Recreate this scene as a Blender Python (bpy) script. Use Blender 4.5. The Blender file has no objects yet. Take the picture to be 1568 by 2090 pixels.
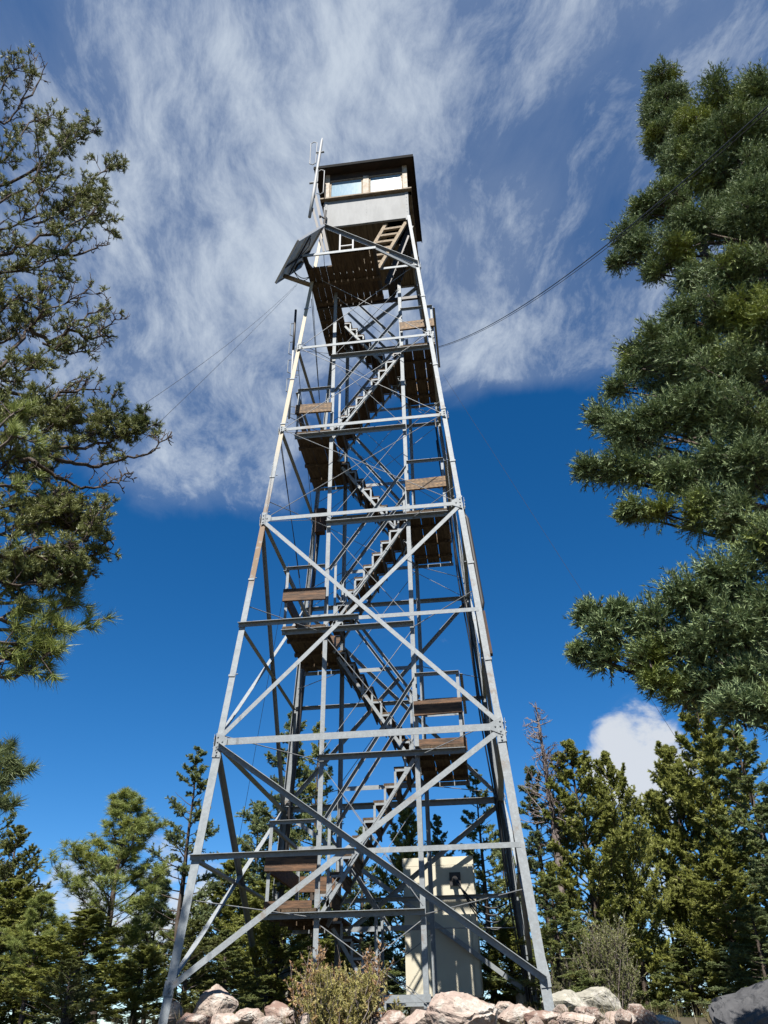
import bpy, bmesh, math, random
import numpy as np
from mathutils import Vector, Matrix

# ------------------------------------------------------------------ camera, sky, sun
sc = bpy.context.scene
COL = sc.collection
CAM = np.array([1.7249, -12.8420, -0.2591]); YAW, PIT, ROL, FPX = -0.118136, 0.597299, -0.0174037, 1572.6
IW, IH = 1568.0, 2090.0

def cam_basis():
    cy, sy = math.cos(YAW), math.sin(YAW); cp, sp = math.cos(PIT), math.sin(PIT)
    f = np.array([cp * sy, cp * cy, sp]); u0 = np.array([-sp * sy, -sp * cy, cp]); r0 = np.array([cy, -sy, 0.0])
    c, s = math.cos(ROL), math.sin(ROL)
    return r0 * c + u0 * s, -r0 * s + u0 * c, f
RT, UP, FW = cam_basis()
cam = bpy.data.objects.new('camera', bpy.data.cameras.new('camera')); COL.objects.link(cam)
cam.matrix_world = Matrix(((RT[0], UP[0], -FW[0], CAM[0]), (RT[1], UP[1], -FW[1], CAM[1]), (RT[2], UP[2], -FW[2], CAM[2]), (0, 0, 0, 1)))
cam.data.sensor_fit = 'VERTICAL'; cam.data.sensor_height = 24.0; cam.data.lens = FPX / IH * 24.0
cam.data.clip_start = 0.05; cam.data.clip_end = 5000
sc.camera = cam

def ray(px, py):
    d = RT * (px - IW / 2) + UP * (IH / 2 - py) + FW * FPX
    return d / np.linalg.norm(d)
def at_h(px, py, D):            # the point seen at (px, py), D metres away over the ground
    d = ray(px, py); return CAM + d * D / math.hypot(d[0], d[1])
def at_y(px, py, y):
    d = ray(px, py); return CAM + d * (y - CAM[1]) / d[1]

SUN_EL = math.radians(54); SUN_STRENGTH = 5.0; SKY_STRENGTH = 0.05; EXPOSURE = 1.36
sc.view_settings.view_transform = 'Standard'; sc.view_settings.look = 'None'
sc.view_settings.exposure = EXPOSURE; sc.view_settings.gamma = 1.0
sun = bpy.data.objects.new('sun', bpy.data.lights.new('sun', 'SUN')); COL.objects.link(sun)
sun.data.energy = SUN_STRENGTH; sun.data.angle = math.radians(0.53); sun.data.color = (1.0, 0.955, 0.88)
SAZ = math.radians(-1.0)
sd = Vector((math.sin(SAZ) * math.cos(SUN_EL), -math.cos(SAZ) * math.cos(SUN_EL), math.sin(SUN_EL)))
sun.rotation_euler = sd.to_track_quat('Z', 'Y').to_euler()

class NT:
    def __init__(s, tree): s.t = tree; s.n = tree.nodes; s.l = tree.links
    def new(s, typ, **kw):
        n = s.n.new(typ)
        for k, v in kw.items(): setattr(n, k, v)
        return n
    def link(s, a, b): s.l.new(a, b)
    def m(s, op, a, b=None, c=None, clamp=False):
        n = s.n.new('ShaderNodeMath'); n.operation = op; n.use_clamp = clamp
        for i, v in enumerate((a, b, c)):
            if v is None: continue
            if isinstance(v, (int, float)): n.inputs[i].default_value = v
            else: s.l.new(v, n.inputs[i])
        return n.outputs[0]
    def vec(s, x, y, z):
        n = s.n.new('ShaderNodeCombineXYZ')
        for i, v in enumerate((x, y, z)):
            if isinstance(v, (int, float)): n.inputs[i].default_value = v
            else: s.l.new(v, n.inputs[i])
        return n.outputs[0]
    def noise(s, v, scale, detail=6, rough=.55, dist=0.0):
        n = s.n.new('ShaderNodeTexNoise'); n.inputs['Scale'].default_value = scale; n.inputs['Detail'].default_value = detail
        n.inputs['Roughness'].default_value = rough; n.inputs['Distortion'].default_value = dist
        if v is not None: s.l.new(v, n.inputs['Vector'])
        return n.outputs[0]
    def smooth(s, v, a, b, lo=0.0, hi=1.0):
        n = s.n.new('ShaderNodeMapRange'); n.interpolation_type = 'SMOOTHSTEP'
        s.l.new(v, n.inputs['Value'])
        for k, x in zip(('From Min', 'From Max', 'To Min', 'To Max'), (a, b, lo, hi)): n.inputs[k].default_value = x
        return n.outputs[0]
    def mix(s, f, a, b, blend='MIX'):
        n = s.n.new('ShaderNodeMix'); n.data_type = 'RGBA'; n.blend_type = blend
        for i, v in ((0, f), (6, a), (7, b)):
            if isinstance(v, (int, float)): n.inputs[i].default_value = v
            elif isinstance(v, tuple): n.inputs[i].default_value = (*v, 1)
            else: s.l.new(v, n.inputs[i])
        return n.outputs[2]

def build_world():
    w = bpy.data.worlds.new('World'); sc.world = w; w.use_nodes = True
    t = NT(w.node_tree); t.n.clear()
    out = t.new('ShaderNodeOutputWorld'); bg = t.new('ShaderNodeBackground'); bg.inputs['Strength'].default_value = SKY_STRENGTH
    sky = t.new('ShaderNodeTexSky'); sky.sky_type = 'NISHITA'; sky.sun_disc = False
    sky.sun_elevation = SUN_EL; sky.sun_rotation = math.radians(180) + SAZ
    sky.altitude = 2600; sky.air_density = 1.0; sky.dust_density = 0.0; sky.ozone_density = 3.5
    hs = t.new('ShaderNodeHueSaturation'); hs.inputs['Saturation'].default_value = 1.32; hs.inputs['Value'].default_value = 1.15
    t.link(sky.outputs[0], hs.inputs['Color'])
    tc = t.new('ShaderNodeTexCoord'); d = tc.outputs['Generated']
    sep = t.new('ShaderNodeSeparateXYZ'); t.link(d, sep.inputs[0])
    z = t.m('MAXIMUM', sep.outputs[2], 0.04)
    u = t.m('DIVIDE', sep.outputs[0], z); v = t.m('DIVIDE', sep.outputs[1], z)
    a = 0.30
    s1 = t.m('ADD', t.m('MULTIPLY', u, math.cos(a)), t.m('MULTIPLY', v, math.sin(a)))
    s2 = t.m('SUBTRACT', t.m('MULTIPLY', v, math.cos(a)), t.m('MULTIPLY', u, math.sin(a)))
    warp = t.noise(t.vec(s1, s2, 3.3), 1.7, 3, .5)
    s1w = t.m('ADD', s1, t.m('MULTIPLY', t.m('SUBTRACT', warp, .5), .30))
    streak = t.noise(t.vec(t.m('MULTIPLY', s1w, 5.8), t.m('MULTIPLY', s2, 2.7), 1.7), 1.0, 10, .66, .3)
    fine = t.noise(t.vec(t.m('MULTIPLY', s1w, 16), t.m('MULTIPLY', s2, 7), 5.1), 1.0, 9, .70, .25)
    patch = t.noise(t.vec(t.m('MULTIPLY', s1w, 1.9), t.m('MULTIPLY', s2, 1.25), 9.2), 1.0, 4, .5, .2)
    dot_of = {}
    def blob(px, py, r_in, r_out, wgt):
        c = ray(px, py)
        n = t.new('ShaderNodeVectorMath', operation='DOT_PRODUCT'); t.link(d, n.inputs[0]); n.inputs[1].default_value = tuple(c)
        return t.m('MULTIPLY', t.smooth(n.outputs['Value'], math.cos(math.radians(r_out)), math.cos(math.radians(r_in))), wgt)
    def total(lst):
        acc = None
        for b in lst:
            k = blob(*b); acc = k if acc is None else t.m('ADD', acc, k)
        return acc
    # cirrus sheet: where it is thick and where the clear blue begins
    M = t.m('MINIMUM', t.m('MAXIMUM', total(CIRRUS), 0.0), 1.0)
    dens = t.m('ADD', t.m('ADD', t.m('MULTIPLY', t.m('SUBTRACT', streak, .5), 2.3), t.m('MULTIPLY', t.m('SUBTRACT', fine, .5), 1.25)), t.m('MULTIPLY', t.m('SUBTRACT', patch, .5), 1.5))
    dens = t.m('ADD', dens, t.m('MULTIPLY', t.m('SUBTRACT', M, .80), 1.15))
    Mn = t.m('ADD', M, t.m('ADD', t.m('MULTIPLY', t.m('SUBTRACT', streak, .5), 1.1), t.m('MULTIPLY', t.m('SUBTRACT', patch, .5), 1.3)))
    veil = t.m('MULTIPLY', t.smooth(Mn, .25, 1.15, 0, .27), t.smooth(patch, .3, .7, .45, 1.0))
    cir = t.m('MAXIMUM', t.smooth(dens, -.34, 1.05, 0, .90), veil)
    # low cumulus behind the trees
    K = total(CUMULUS)
    cn = t.noise(t.vec(t.m('MULTIPLY', sep.outputs[0], 17), t.m('MULTIPLY', sep.outputs[2], 24), sep.outputs[1]), 1.0, 8, .6, .3)
    cum = t.smooth(t.m('ADD', t.m('MULTIPLY', t.m('SUBTRACT', cn, .5), 1.7), t.m('MULTIPLY', t.m('SUBTRACT', K, .72), .75)), -.18, .30, 0, .9)
    col = t.mix(cir, hs.outputs[0], (CLOUD * .84, CLOUD * .94, CLOUD * 1.06))
    col = t.mix(cum, col, (CLOUD * .96, CLOUD * 1.0, CLOUD * 1.05))
    t.link(col, bg.inputs['Color']); t.link(bg.outputs[0], out.inputs[0])
CLOUD = 6.0
CIRRUS = [(620, 120, 8, 26, .55), (250, 250, 5, 18, .45), (420, 640, 6, 17, .62), (1000, 420, 8, 20, .58), (1160, 520, 3, 12, .55), (690, 170, 1, 6, .3), (40, 700, 3, 12, .3), (1180, 640, 2, 8, .62), (960, 750, 0, 5, .50), (1080, 690, 0, 5, .3),
          (1350, 60, 6, 22, .55), (1540, 30, 3, 14, .4), (400, 1010, 1, 9, .34), (560, 930, 1, 6, .2), (180, 700, 4, 14, .40), (400, 880, 2, 9, .30), (470, 960, 1, 6, .22), (60, 60, 4, 16, .2), (1080, 1010, 1, 6, .18), (210, 1180, .5, 4, .28), (1140, 1080, 8, 17, -.6), (330, 1250, 6, 13, -.35)]
CUMULUS = [(1300, 1550, .3, 5.2, 1.15), (1340, 1610, .2, 3.5, .4), (330, 1860, 1, 6, .85), (110, 1840, .5, 4, .8), (1300, 1900, 1, 6, .75)]
build_world()

# ------------------------------------------------------------------ materials
ALB = .51           # real-world reflectances for this exposure
def sc3(c): return tuple(ALB * x for x in c)
def pmat(name, base, rough=.6, metal=0.0, var=None, scale=6, detail=6, bump=0.0, bscale=40, stretch=(1, 1, 1), spec=.4, extra=None):
    base = sc3(base); var = sc3(var) if var else None
    m = bpy.data.materials.new(name); m.use_nodes = True; t = NT(m.node_tree); b = t.n['Principled BSDF']
    b.inputs['Roughness'].default_value = rough; b.inputs['Metallic'].default_value = metal
    b.inputs['Specular IOR Level'].default_value = spec
    tc = t.new('ShaderNodeTexCoord'); mp = t.new('ShaderNodeMapping'); mp.inputs['Scale'].default_value = stretch
    t.link(tc.outputs['Object'], mp.inputs[0]); v = mp.outputs[0]
    col = None
    if var:
        col = t.mix(t.smooth(t.noise(v, scale, detail, .6), .3, .7), base, var)
    if extra: col = extra(t, v, col if col is not None else base)
    if col is None: b.inputs['Base Color'].default_value = (*base, 1)
    elif isinstance(col, tuple): b.inputs['Base Color'].default_value = (*col, 1)
    else: t.link(col, b.inputs['Base Color'])
    if bump:
        bp = t.new('ShaderNodeBump'); bp.inputs['Strength'].default_value = bump; bp.inputs['Distance'].default_value = .02
        t.link(t.noise(v, bscale, 5, .6), bp.inputs['Height']); t.link(bp.outputs[0], b.inputs['Normal'])
    return m

def leafmat(name, c1, c2, c3, trans=.25, patch=2.0, rough=.5, spec=.3):
    c1, c2, c3 = sc3(c1), sc3(c2), sc3(c3)
    m = bpy.data.materials.new(name); m.use_nodes = True; t = NT(m.node_tree); b = t.n['Principled BSDF']
    geo = t.new('ShaderNodeNewGeometry'); tc = t.new('ShaderNodeTexCoord')
    col = t.mix(geo.outputs['Random Per Island'], c1, c2)
    col = t.mix(t.smooth(t.noise(tc.outputs['Object'], patch, 3), .52, .68), col, c3)
    t.link(col, b.inputs['Base Color']); b.inputs['Roughness'].default_value = rough; b.inputs['Specular IOR Level'].default_value = spec
    tr = t.new('ShaderNodeBsdfTranslucent'); t.link(col, tr.inputs[0])
    mx = t.new('ShaderNodeMixShader'); mx.inputs[0].default_value = trans
    t.link(b.outputs[0], mx.inputs[1]); t.link(tr.outputs[0], mx.inputs[2]); t.link(mx.outputs[0], t.n['Material Output'].inputs[0])
    return m

def rusty(t, v, col):           # rust blooms and pale drip stains
    r = t.smooth(t.noise(v, 2.3, 8, .7),   .57, .67, 0, .8)
    return t.mix(r, t.mix(t.smooth(t.noise(v, 38, 3, .6), .35, .7, 0, .85), col, sc3((.30, .32, .335))), sc3((.26, .21, .17)))
def leg_stain(t, v, col):       # the painted upper leg, with a rust-brown length where the paint has gone
    sp = t.new('ShaderNodeSeparateXYZ'); t.link(v, sp.inputs[0]); z = t.m('ADD', sp.outputs[2], t.m('MULTIPLY', t.noise(v, 3, 4), .5))
    c = t.mix(t.smooth(z, 8.6, 9.6), col, sc3((.52, .46, .35)))
    k = t.m('MULTIPLY', t.smooth(z, 6.0, 6.5), t.smooth(z, 9.0, 7.4))
    return t.mix(t.m('MULTIPLY', k, t.smooth(t.noise(v, 9, 5), .3, .5)), c, sc3((.26, .17, .10)))
def knots(t, v, col):
    wv = t.new('ShaderNodeTexWave'); wv.inputs['Scale'].default_value = 3; wv.inputs['Distortion'].default_value = 7; wv.inputs['Detail'].default_value = 3
    t.link(v, wv.inputs['Vector'])
    return t.mix(t.m('MULTIPLY', wv.outputs[1], .5), col, sc3((.05, .03, .02)))
MT = {}
MT['steel'] = pmat('galvanised_steel', (.40, .44, .465), .66, .12, (.30, .335, .36), 14, bump=.08, bscale=60, extra=rusty)
MT['steel_leg'] = pmat('painted_leg_steel', (.40, .44, .465), .66, .12, (.30, .335, .36), 14, bump=.08, bscale=60, extra=leg_stain)
MT['rod'] = pmat('rod_steel', (.34, .36, .38), .6, .1, (.24, .25, .26), 10)
MT['sheet'] = pmat('galvanised_sheet', (.40, .41, .415), .7, .05, (.33, .34, .345), 3.2, detail=9, bump=.04, bscale=9, stretch=(1.6, 1.6, .5), spec=.2, extra=lambda t, v, c: t.mix(t.smooth(t.noise(v, 1.6, 5), .58, .75, 0, .6), c, sc3((.36, .33, .28))))
MT['deck'] = pmat('weathered_deck_wood', (.22, .16, .105), .85, 0, (.09, .065, .045), 5, stretch=(6, .8, 6), bump=.5, bscale=20, spec=.15, extra=knots)
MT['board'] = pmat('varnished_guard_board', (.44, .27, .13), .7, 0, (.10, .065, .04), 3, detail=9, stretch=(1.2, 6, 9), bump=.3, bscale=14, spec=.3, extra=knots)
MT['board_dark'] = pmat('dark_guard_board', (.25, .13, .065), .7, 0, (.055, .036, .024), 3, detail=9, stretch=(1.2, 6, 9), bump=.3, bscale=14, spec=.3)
MT['ladder'] = pmat('grey_tan_lumber', (.46, .36, .24), .75, 0, (.26, .20, .14), 6, stretch=(3, 3, 3), bump=.3, spec=.2)
MT['floor'] = pmat('cab_floor_boards', (.27, .22, .15), .85, 0, (.15, .12, .085), 4, stretch=(7, .7, 4), bump=.3, spec=.15)
MT['trim'] = pmat('peeling_white_trim', (.62, .58, .50), .7, 0, (.42, .31, .20), 9, detail=9, bump=.3, bscale=30)
MT['sill'] = pmat('dark_window_sill', (.22, .16, .11), .8, 0, (.40, .32, .22), 7, bump=.3)
MT['roof'] = pmat('dark_roof_metal', (.03, .03, .032), .9, 0, (.02, .02, .02), 6, spec=.08)
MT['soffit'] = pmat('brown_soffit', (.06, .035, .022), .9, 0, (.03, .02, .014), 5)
MT['glass'] = pmat('dusty_sky_tinted_glass', (.25, .42, .54), .10, 0, (.38, .53, .62), 4, stretch=(6, 6, 1), spec=.5)  # dust, with a pale sky reflection put into the blue base colour
MT['black'] = pmat('black_cable_rubber', (.018, .018, .02), .5)
MT['wire'] = pmat('guy_wire_steel', (.05, .05, .06), .8, 0, spec=.1)
MT['white'] = pmat('white_antenna_tube', (.50, .51, .52), .6, 0, spec=.25)
MT['darksteel'] = pmat('dark_and_shaded_steel', (.06, .055, .055), .6, .2)  # on the top stair this dark colour stands in for shade
MT['cream'] = pmat('cream_painted_metal', (.82, .765, .60), .5, 0, (.76, .70, .55), 3, bump=.02, spec=.3)
MT['pv'] = pmat('solar_cell', (.01, .015, .05), .15, 0)
MT['pvback'] = pmat('grey_backsheet', (.80, .82, .84), .6, 0, (.66, .68, .70), 3)
MT['alu'] = pmat('aluminium_frame', (.75, .76, .77), .4, .4)
MT['rustbox'] = pmat('rusted_box_steel', (.12, .06, .04), .8, .1, (.06, .04, .03), 9)
def lichen(t, v, col):
    c = t.mix(t.smooth(t.noise(v, 4.5, 10, .75), .50, .62, 0, .85), col, sc3((.66, .62, .56)))
    c = t.mix(t.smooth(t.noise(v, 26, 8, .8), .52, .66, 0, .5), c, sc3((.16, .12, .10)))
    c = t.mix(t.smooth(t.noise(v, 7.5, 6, .7), .60, .72, 0, .7), c, sc3((.30, .33, .22)))
    return t.mix(t.smooth(t.noise(v, 5.1, 8, .75), .62, .70, 0, .7), c, sc3((.22, .12, .09)))
MT['rock'] = pmat('pink_quartzite', (.44, .33, .28), .9, 0, (.58, .48, .41), 2.2, detail=9, bump=.8, bscale=13, spec=.15, extra=lichen)
MT['rock_red'] = pmat('red_brown_quartzite', (.26, .16, .13), .9, 0, (.40, .29, .24), 3, detail=9, bump=.9, bscale=13, spec=.15, extra=lichen)
MT['rock_grey'] = pmat('lichen_grey_granite', (.40, .38, .33), .9, 0, (.48, .46, .37), 4, detail=9, bump=.8, bscale=15, spec=.15, extra=lichen)
MT['rock_dark'] = pmat('shade_darkened_grey_rock', (.13, .13, .135), .9, 0, (.075, .075, .08), 4, detail=9, bump=.8, bscale=15, spec=.15)  # tree shade over the corner boulder is put into this dark grey
MT['ground'] = pmat('stony_soil', (.15, .12, .085), .95, 0, (.09, .08, .05), 1.2, detail=9, bump=.9, bscale=9, spec=.1)
MT['bark'] = pmat('conifer_bark', (.10, .075, .06), .9, 0, (.17, .14, .12), 8, stretch=(3, 3, .7), bump=.6, bscale=22, spec=.1)
MT['bark_pale'] = pmat('pale_branch_bark', (.24, .20, .18), .9, 0, (.13, .10, .09), 9, bump=.6, bscale=22, spec=.1)
MT['dead'] = pmat('silver_dead_wood', (.36, .31, .29), .9, 0, (.22, .17, .16), 9, bump=.3, spec=.1)
MT['fir_blue'] = leafmat('blue_fir_needles', (.045, .095, .035), (.46, .57, .27), (.36, .42, .10), .07, 1.4, .6, .2)
MT['fir_green'] = leafmat('green_fir_needles', (.14, .21, .06), (.56, .62, .25), (.46, .46, .10), .35, .9)
MT['fir_dark'] = leafmat('dark_fir_needles', (.12, .18, .07), (.46, .54, .25), (.36, .42, .13), .35, .9)
MT['juniper'] = leafmat('yellow_green_juniper', (.21, .25, .055), (.62, .64, .18), (.34, .38, .08), .35, 1.1)
MT['pine'] = leafmat('pine_needles', (.20, .27, .06), (.56, .63, .20), (.46, .48, .10), .35, 1.3)
MT['olive'] = leafmat('olive_tufts', (.15, .18, .055), (.44, .46, .16), (.14, .18, .06), .2, 1.3)
MT['shrub'] = leafmat('shrub_leaves', (.44, .42, .12), (.80, .70, .28), (.70, .48, .22), .3, 6)
MT['shrub_dry'] = leafmat('dry_leaves', (.48, .28, .13), (.65, .42, .22), (.36, .19, .09), .3, 6)
MT['shrub_grey'] = leafmat('grey_green_leaves', (.20, .23, .08), (.40, .42, .17), (.28, .26, .13), .3, 5)
MT['grass'] = leafmat('dry_grass', (.38, .30, .16), (.26, .22, .10), (.18, .18, .07), .25, 5)

# ------------------------------------------------------------------ helpers
def N(v):
    v = np.asarray(v, float); return v / max(np.linalg.norm(v), 1e-12)
class MB:
    def __init__(s): s.v = []; s.f = []; s.mi = []; s.cur = 0
    def face_mesh(s, vs, fs):
        o = len(s.v); s.v += [tuple(map(float, x)) for x in vs]; s.f += [tuple(i + o for i in f) for f in fs]; s.mi += [s.cur] * len(fs); return s
    def prism(s, poly, d):          # planar loop swept by d
        n = len(poly); vs = [np.asarray(p, float) for p in poly]; vs += [p + np.asarray(d, float) for p in vs]
        fs = [tuple(range(n))[::-1], tuple(range(n, 2 * n))] + [(i, (i + 1) % n, (i + 1) % n + n, i + n) for i in range(n)]
        return s.face_mesh(vs, fs)
    def loft(s, a, b):
        n = len(a); fs = [tuple(range(n))[::-1], tuple(range(n, 2 * n))] + [(i, (i + 1) % n, (i + 1) % n + n, i + n) for i in range(n)]
        return s.face_mesh(list(a) + list(b), fs)
    def box(s, lo, hi):
        x0, y0, z0 = lo; x1, y1, z1 = hi
        return s.prism([(x0, y0, z0), (x1, y0, z0), (x1, y1, z0), (x0, y1, z0)], (0, 0, z1 - z0))
    def bar(s, p, q, w, h, up=(0, 0, 1)):   # centred rectangular bar
        p = np.asarray(p, float); q = np.asarray(q, float); ax = N(q - p); sd = np.cross(ax, up)
        sd = N(sd) if np.linalg.norm(sd) > 1e-6 else np.array([1., 0, 0]); u = np.cross(sd, ax)
        c = [sd * (-w / 2) + u * (-h / 2), sd * (w / 2) + u * (-h / 2), sd * (w / 2) + u * (h / 2), sd * (-w / 2) + u * (h / 2)]
        return s.loft([p + k for k in c], [q + k for k in c])
    def angle(s, p, q, d1, d2, a, t=.008, b=None):  # L section: heel line p-q, flanges along d1 and d2
        p = np.asarray(p, float); q = np.asarray(q, float); ax = N(q - p); b = b or a
        d1 = np.asarray(d1, float); d1 = N(d1 - ax * (d1 @ ax)); d2 = np.asarray(d2, float); d2 = N(d2 - ax * (d2 @ ax))
        c = [0 * d1, a * d1, a * d1 + t * d2, t * d1 + t * d2, t * d1 + b * d2, b * d2]
        return s.loft([p + k for k in c], [q + k for k in c])
    def tube(s, pts, r, n=8, cap=True):
        pts = [np.asarray(p, float) for p in pts]; m = len(pts); r = [r] * m if isinstance(r, (int, float)) else r
        rings = []; ref = None
        for i in range(m):
            ax = N(pts[min(i + 1, m - 1)] - pts[max(i - 1, 0)])
            if ref is None: ref = np.array([1., 0, 0]) if abs(ax[0]) < .8 else np.array([0, 1., 0])
            e1 = N(ref - ax * (ref @ ax)); e2 = np.cross(ax, e1); ref = e1
            rings.append([pts[i] + r[i] * (math.cos(2 * math.pi * k / n) * e1 + math.sin(2 * math.pi * k / n) * e2) for k in range(n)])
        vs = [v for g in rings for v in g]; fs = []
        for i in range(m - 1):
            for k in range(n): fs.append((i * n + k, i * n + (k + 1) % n, (i + 1) * n + (k + 1) % n, (i + 1) * n + k))
        if cap: fs += [tuple(range(n))[::-1], tuple(range((m - 1) * n, m * n))]
        return s.face_mesh(vs, fs)
    def build(s, name, mats, parent=None, org=(0, 0, 0), smooth=False):
        me = bpy.data.meshes.new(name)
        me.from_pydata([(x - org[0], y - org[1], z - org[2]) for x, y, z in s.v], [], s.f)
        bm = bmesh.new(); bm.from_mesh(me); bmesh.ops.recalc_face_normals(bm, faces=bm.faces); bm.to_mesh(me); bm.free()
        for m in (mats if isinstance(mats, (list, tuple)) else [mats]): me.materials.append(MT[m])
        if len(s.mi) == len(me.polygons): me.polygons.foreach_set('material_index', s.mi)
        if smooth: me.polygons.foreach_set('use_smooth', [True] * len(me.polygons))
        o = bpy.data.objects.new(name, me); COL.objects.link(o)
        if parent is not None: o.parent = parent
        return o
def tag(o, label, cat, group=None):
    o['label'] = label; o['category'] = cat
    if group: o['group'] = group
    return o
def thing(name, label, cat, loc=(0, 0, 0), group=None):
    o = bpy.data.objects.new(name, None); COL.objects.link(o); o.location = loc; o.empty_display_size = .2
    return tag(o, label, cat, group)
def place_mesh(name, mb, mat, label, cat, org, group=None, smooth=False):
    o = mb.build(name, mat, None, org, smooth); o.location = org
    return tag(o, label, cat, group)

# ------------------------------------------------------------------ ground
def gz(x, y):
    r = math.hypot(x, y); z = -.16
    if y < -2.6: z -= .165 * (-2.6 - y) + .02 * math.sin(x * 1.3)
    if r > 5: z -= .16 * (r - 5) * (1 if y > -2.6 else .25)
    return max(z, -40 - r * .005)
def ground():
    mb = MB(); ns = 96; rr = [0, .6, 1.2, 1.8, 2.4, 3, 3.6, 4.3, 5, 6, 7, 8, 9.5, 11, 13, 15, 18, 22, 28, 36, 50, 80, 140, 250, 500, 1200]
    vs = [(0, 0, gz(0, 0))]; rnd = random.Random(4)
    for r in rr[1:]:
        for k in range(ns):
            a = 2 * math.pi * k / ns; x, y = r * math.cos(a), r * math.sin(a); vs.append((x, y, gz(x, y) + rnd.uniform(-.03, .03) * min(1, r / 2)))
    fs = [(0, 1 + k, 1 + (k + 1) % ns) for k in range(ns)]
    for i in range(len(rr) - 2):
        a = 1 + i * ns; b = a + ns
        fs += [(a + k, b + k, b + (k + 1) % ns, a + (k + 1) % ns) for k in range(ns)]
    mb.face_mesh(vs, fs); o = mb.build('ground', 'ground', smooth=True); o['kind'] = 'structure'
ground()

# ------------------------------------------------------------------ the lookout tower
ZS = [0, 1.737, 3.312, 5.229, 7.368, 9.565, 11.973, 14.522, 16.63]
W0, WC = 2.2727, 1.07
def lw(z): return W0 + (WC - W0) * z / ZS[8]
def hw(z): return lw(z) + .045
LZ = [1.195 + 2.192 * k for k in range(7)]          # landing heights
PX, PY = .757, .870                                 # stairwell posts
TW = thing('lookout_tower', 'tall galvanised steel fire lookout tower with zigzag stairs and a small cab on top', 'tower')
FACE = {'front': (np.array([0, -1., 0]), np.array([1., 0, 0])), 'back': (np.array([0, 1., 0]), np.array([1., 0, 0])),
        'left': (np.array([-1., 0, 0]), np.array([0, 1., 0])), 'right': (np.array([1., 0, 0]), np.array([0, 1., 0]))}
def fpt(f, s, z):
    n, h = FACE[f]; return n * hw(z) + h * (s * lw(z)) + np.array([0, 0, z])
def member(name, f, s0, z0, s1, z1, a, style, off=.004, p=None, q=None):
    n, h = FACE[f]; p = fpt(f, s0, z0) if p is None else p; q = fpt(f, s1, z1) if q is None else q
    ax = N(q - p); e = N(np.cross(ax, n)); e = e if e[2] > 0 else -e
    p = p + n * off; q = q + n * off; mb = MB()
    if style == 'in': mb.angle(p + e * a / 2, q + e * a / 2, -e, -n, a, .008)
    elif style == 'inb': mb.angle(p - e * a / 2, q - e * a / 2, e, -n, a, .008)
    else: mb.angle(p + e * a / 2, q + e * a / 2, -e, n, a, .008)
    return mb.build(name, 'steel', TW)
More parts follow.
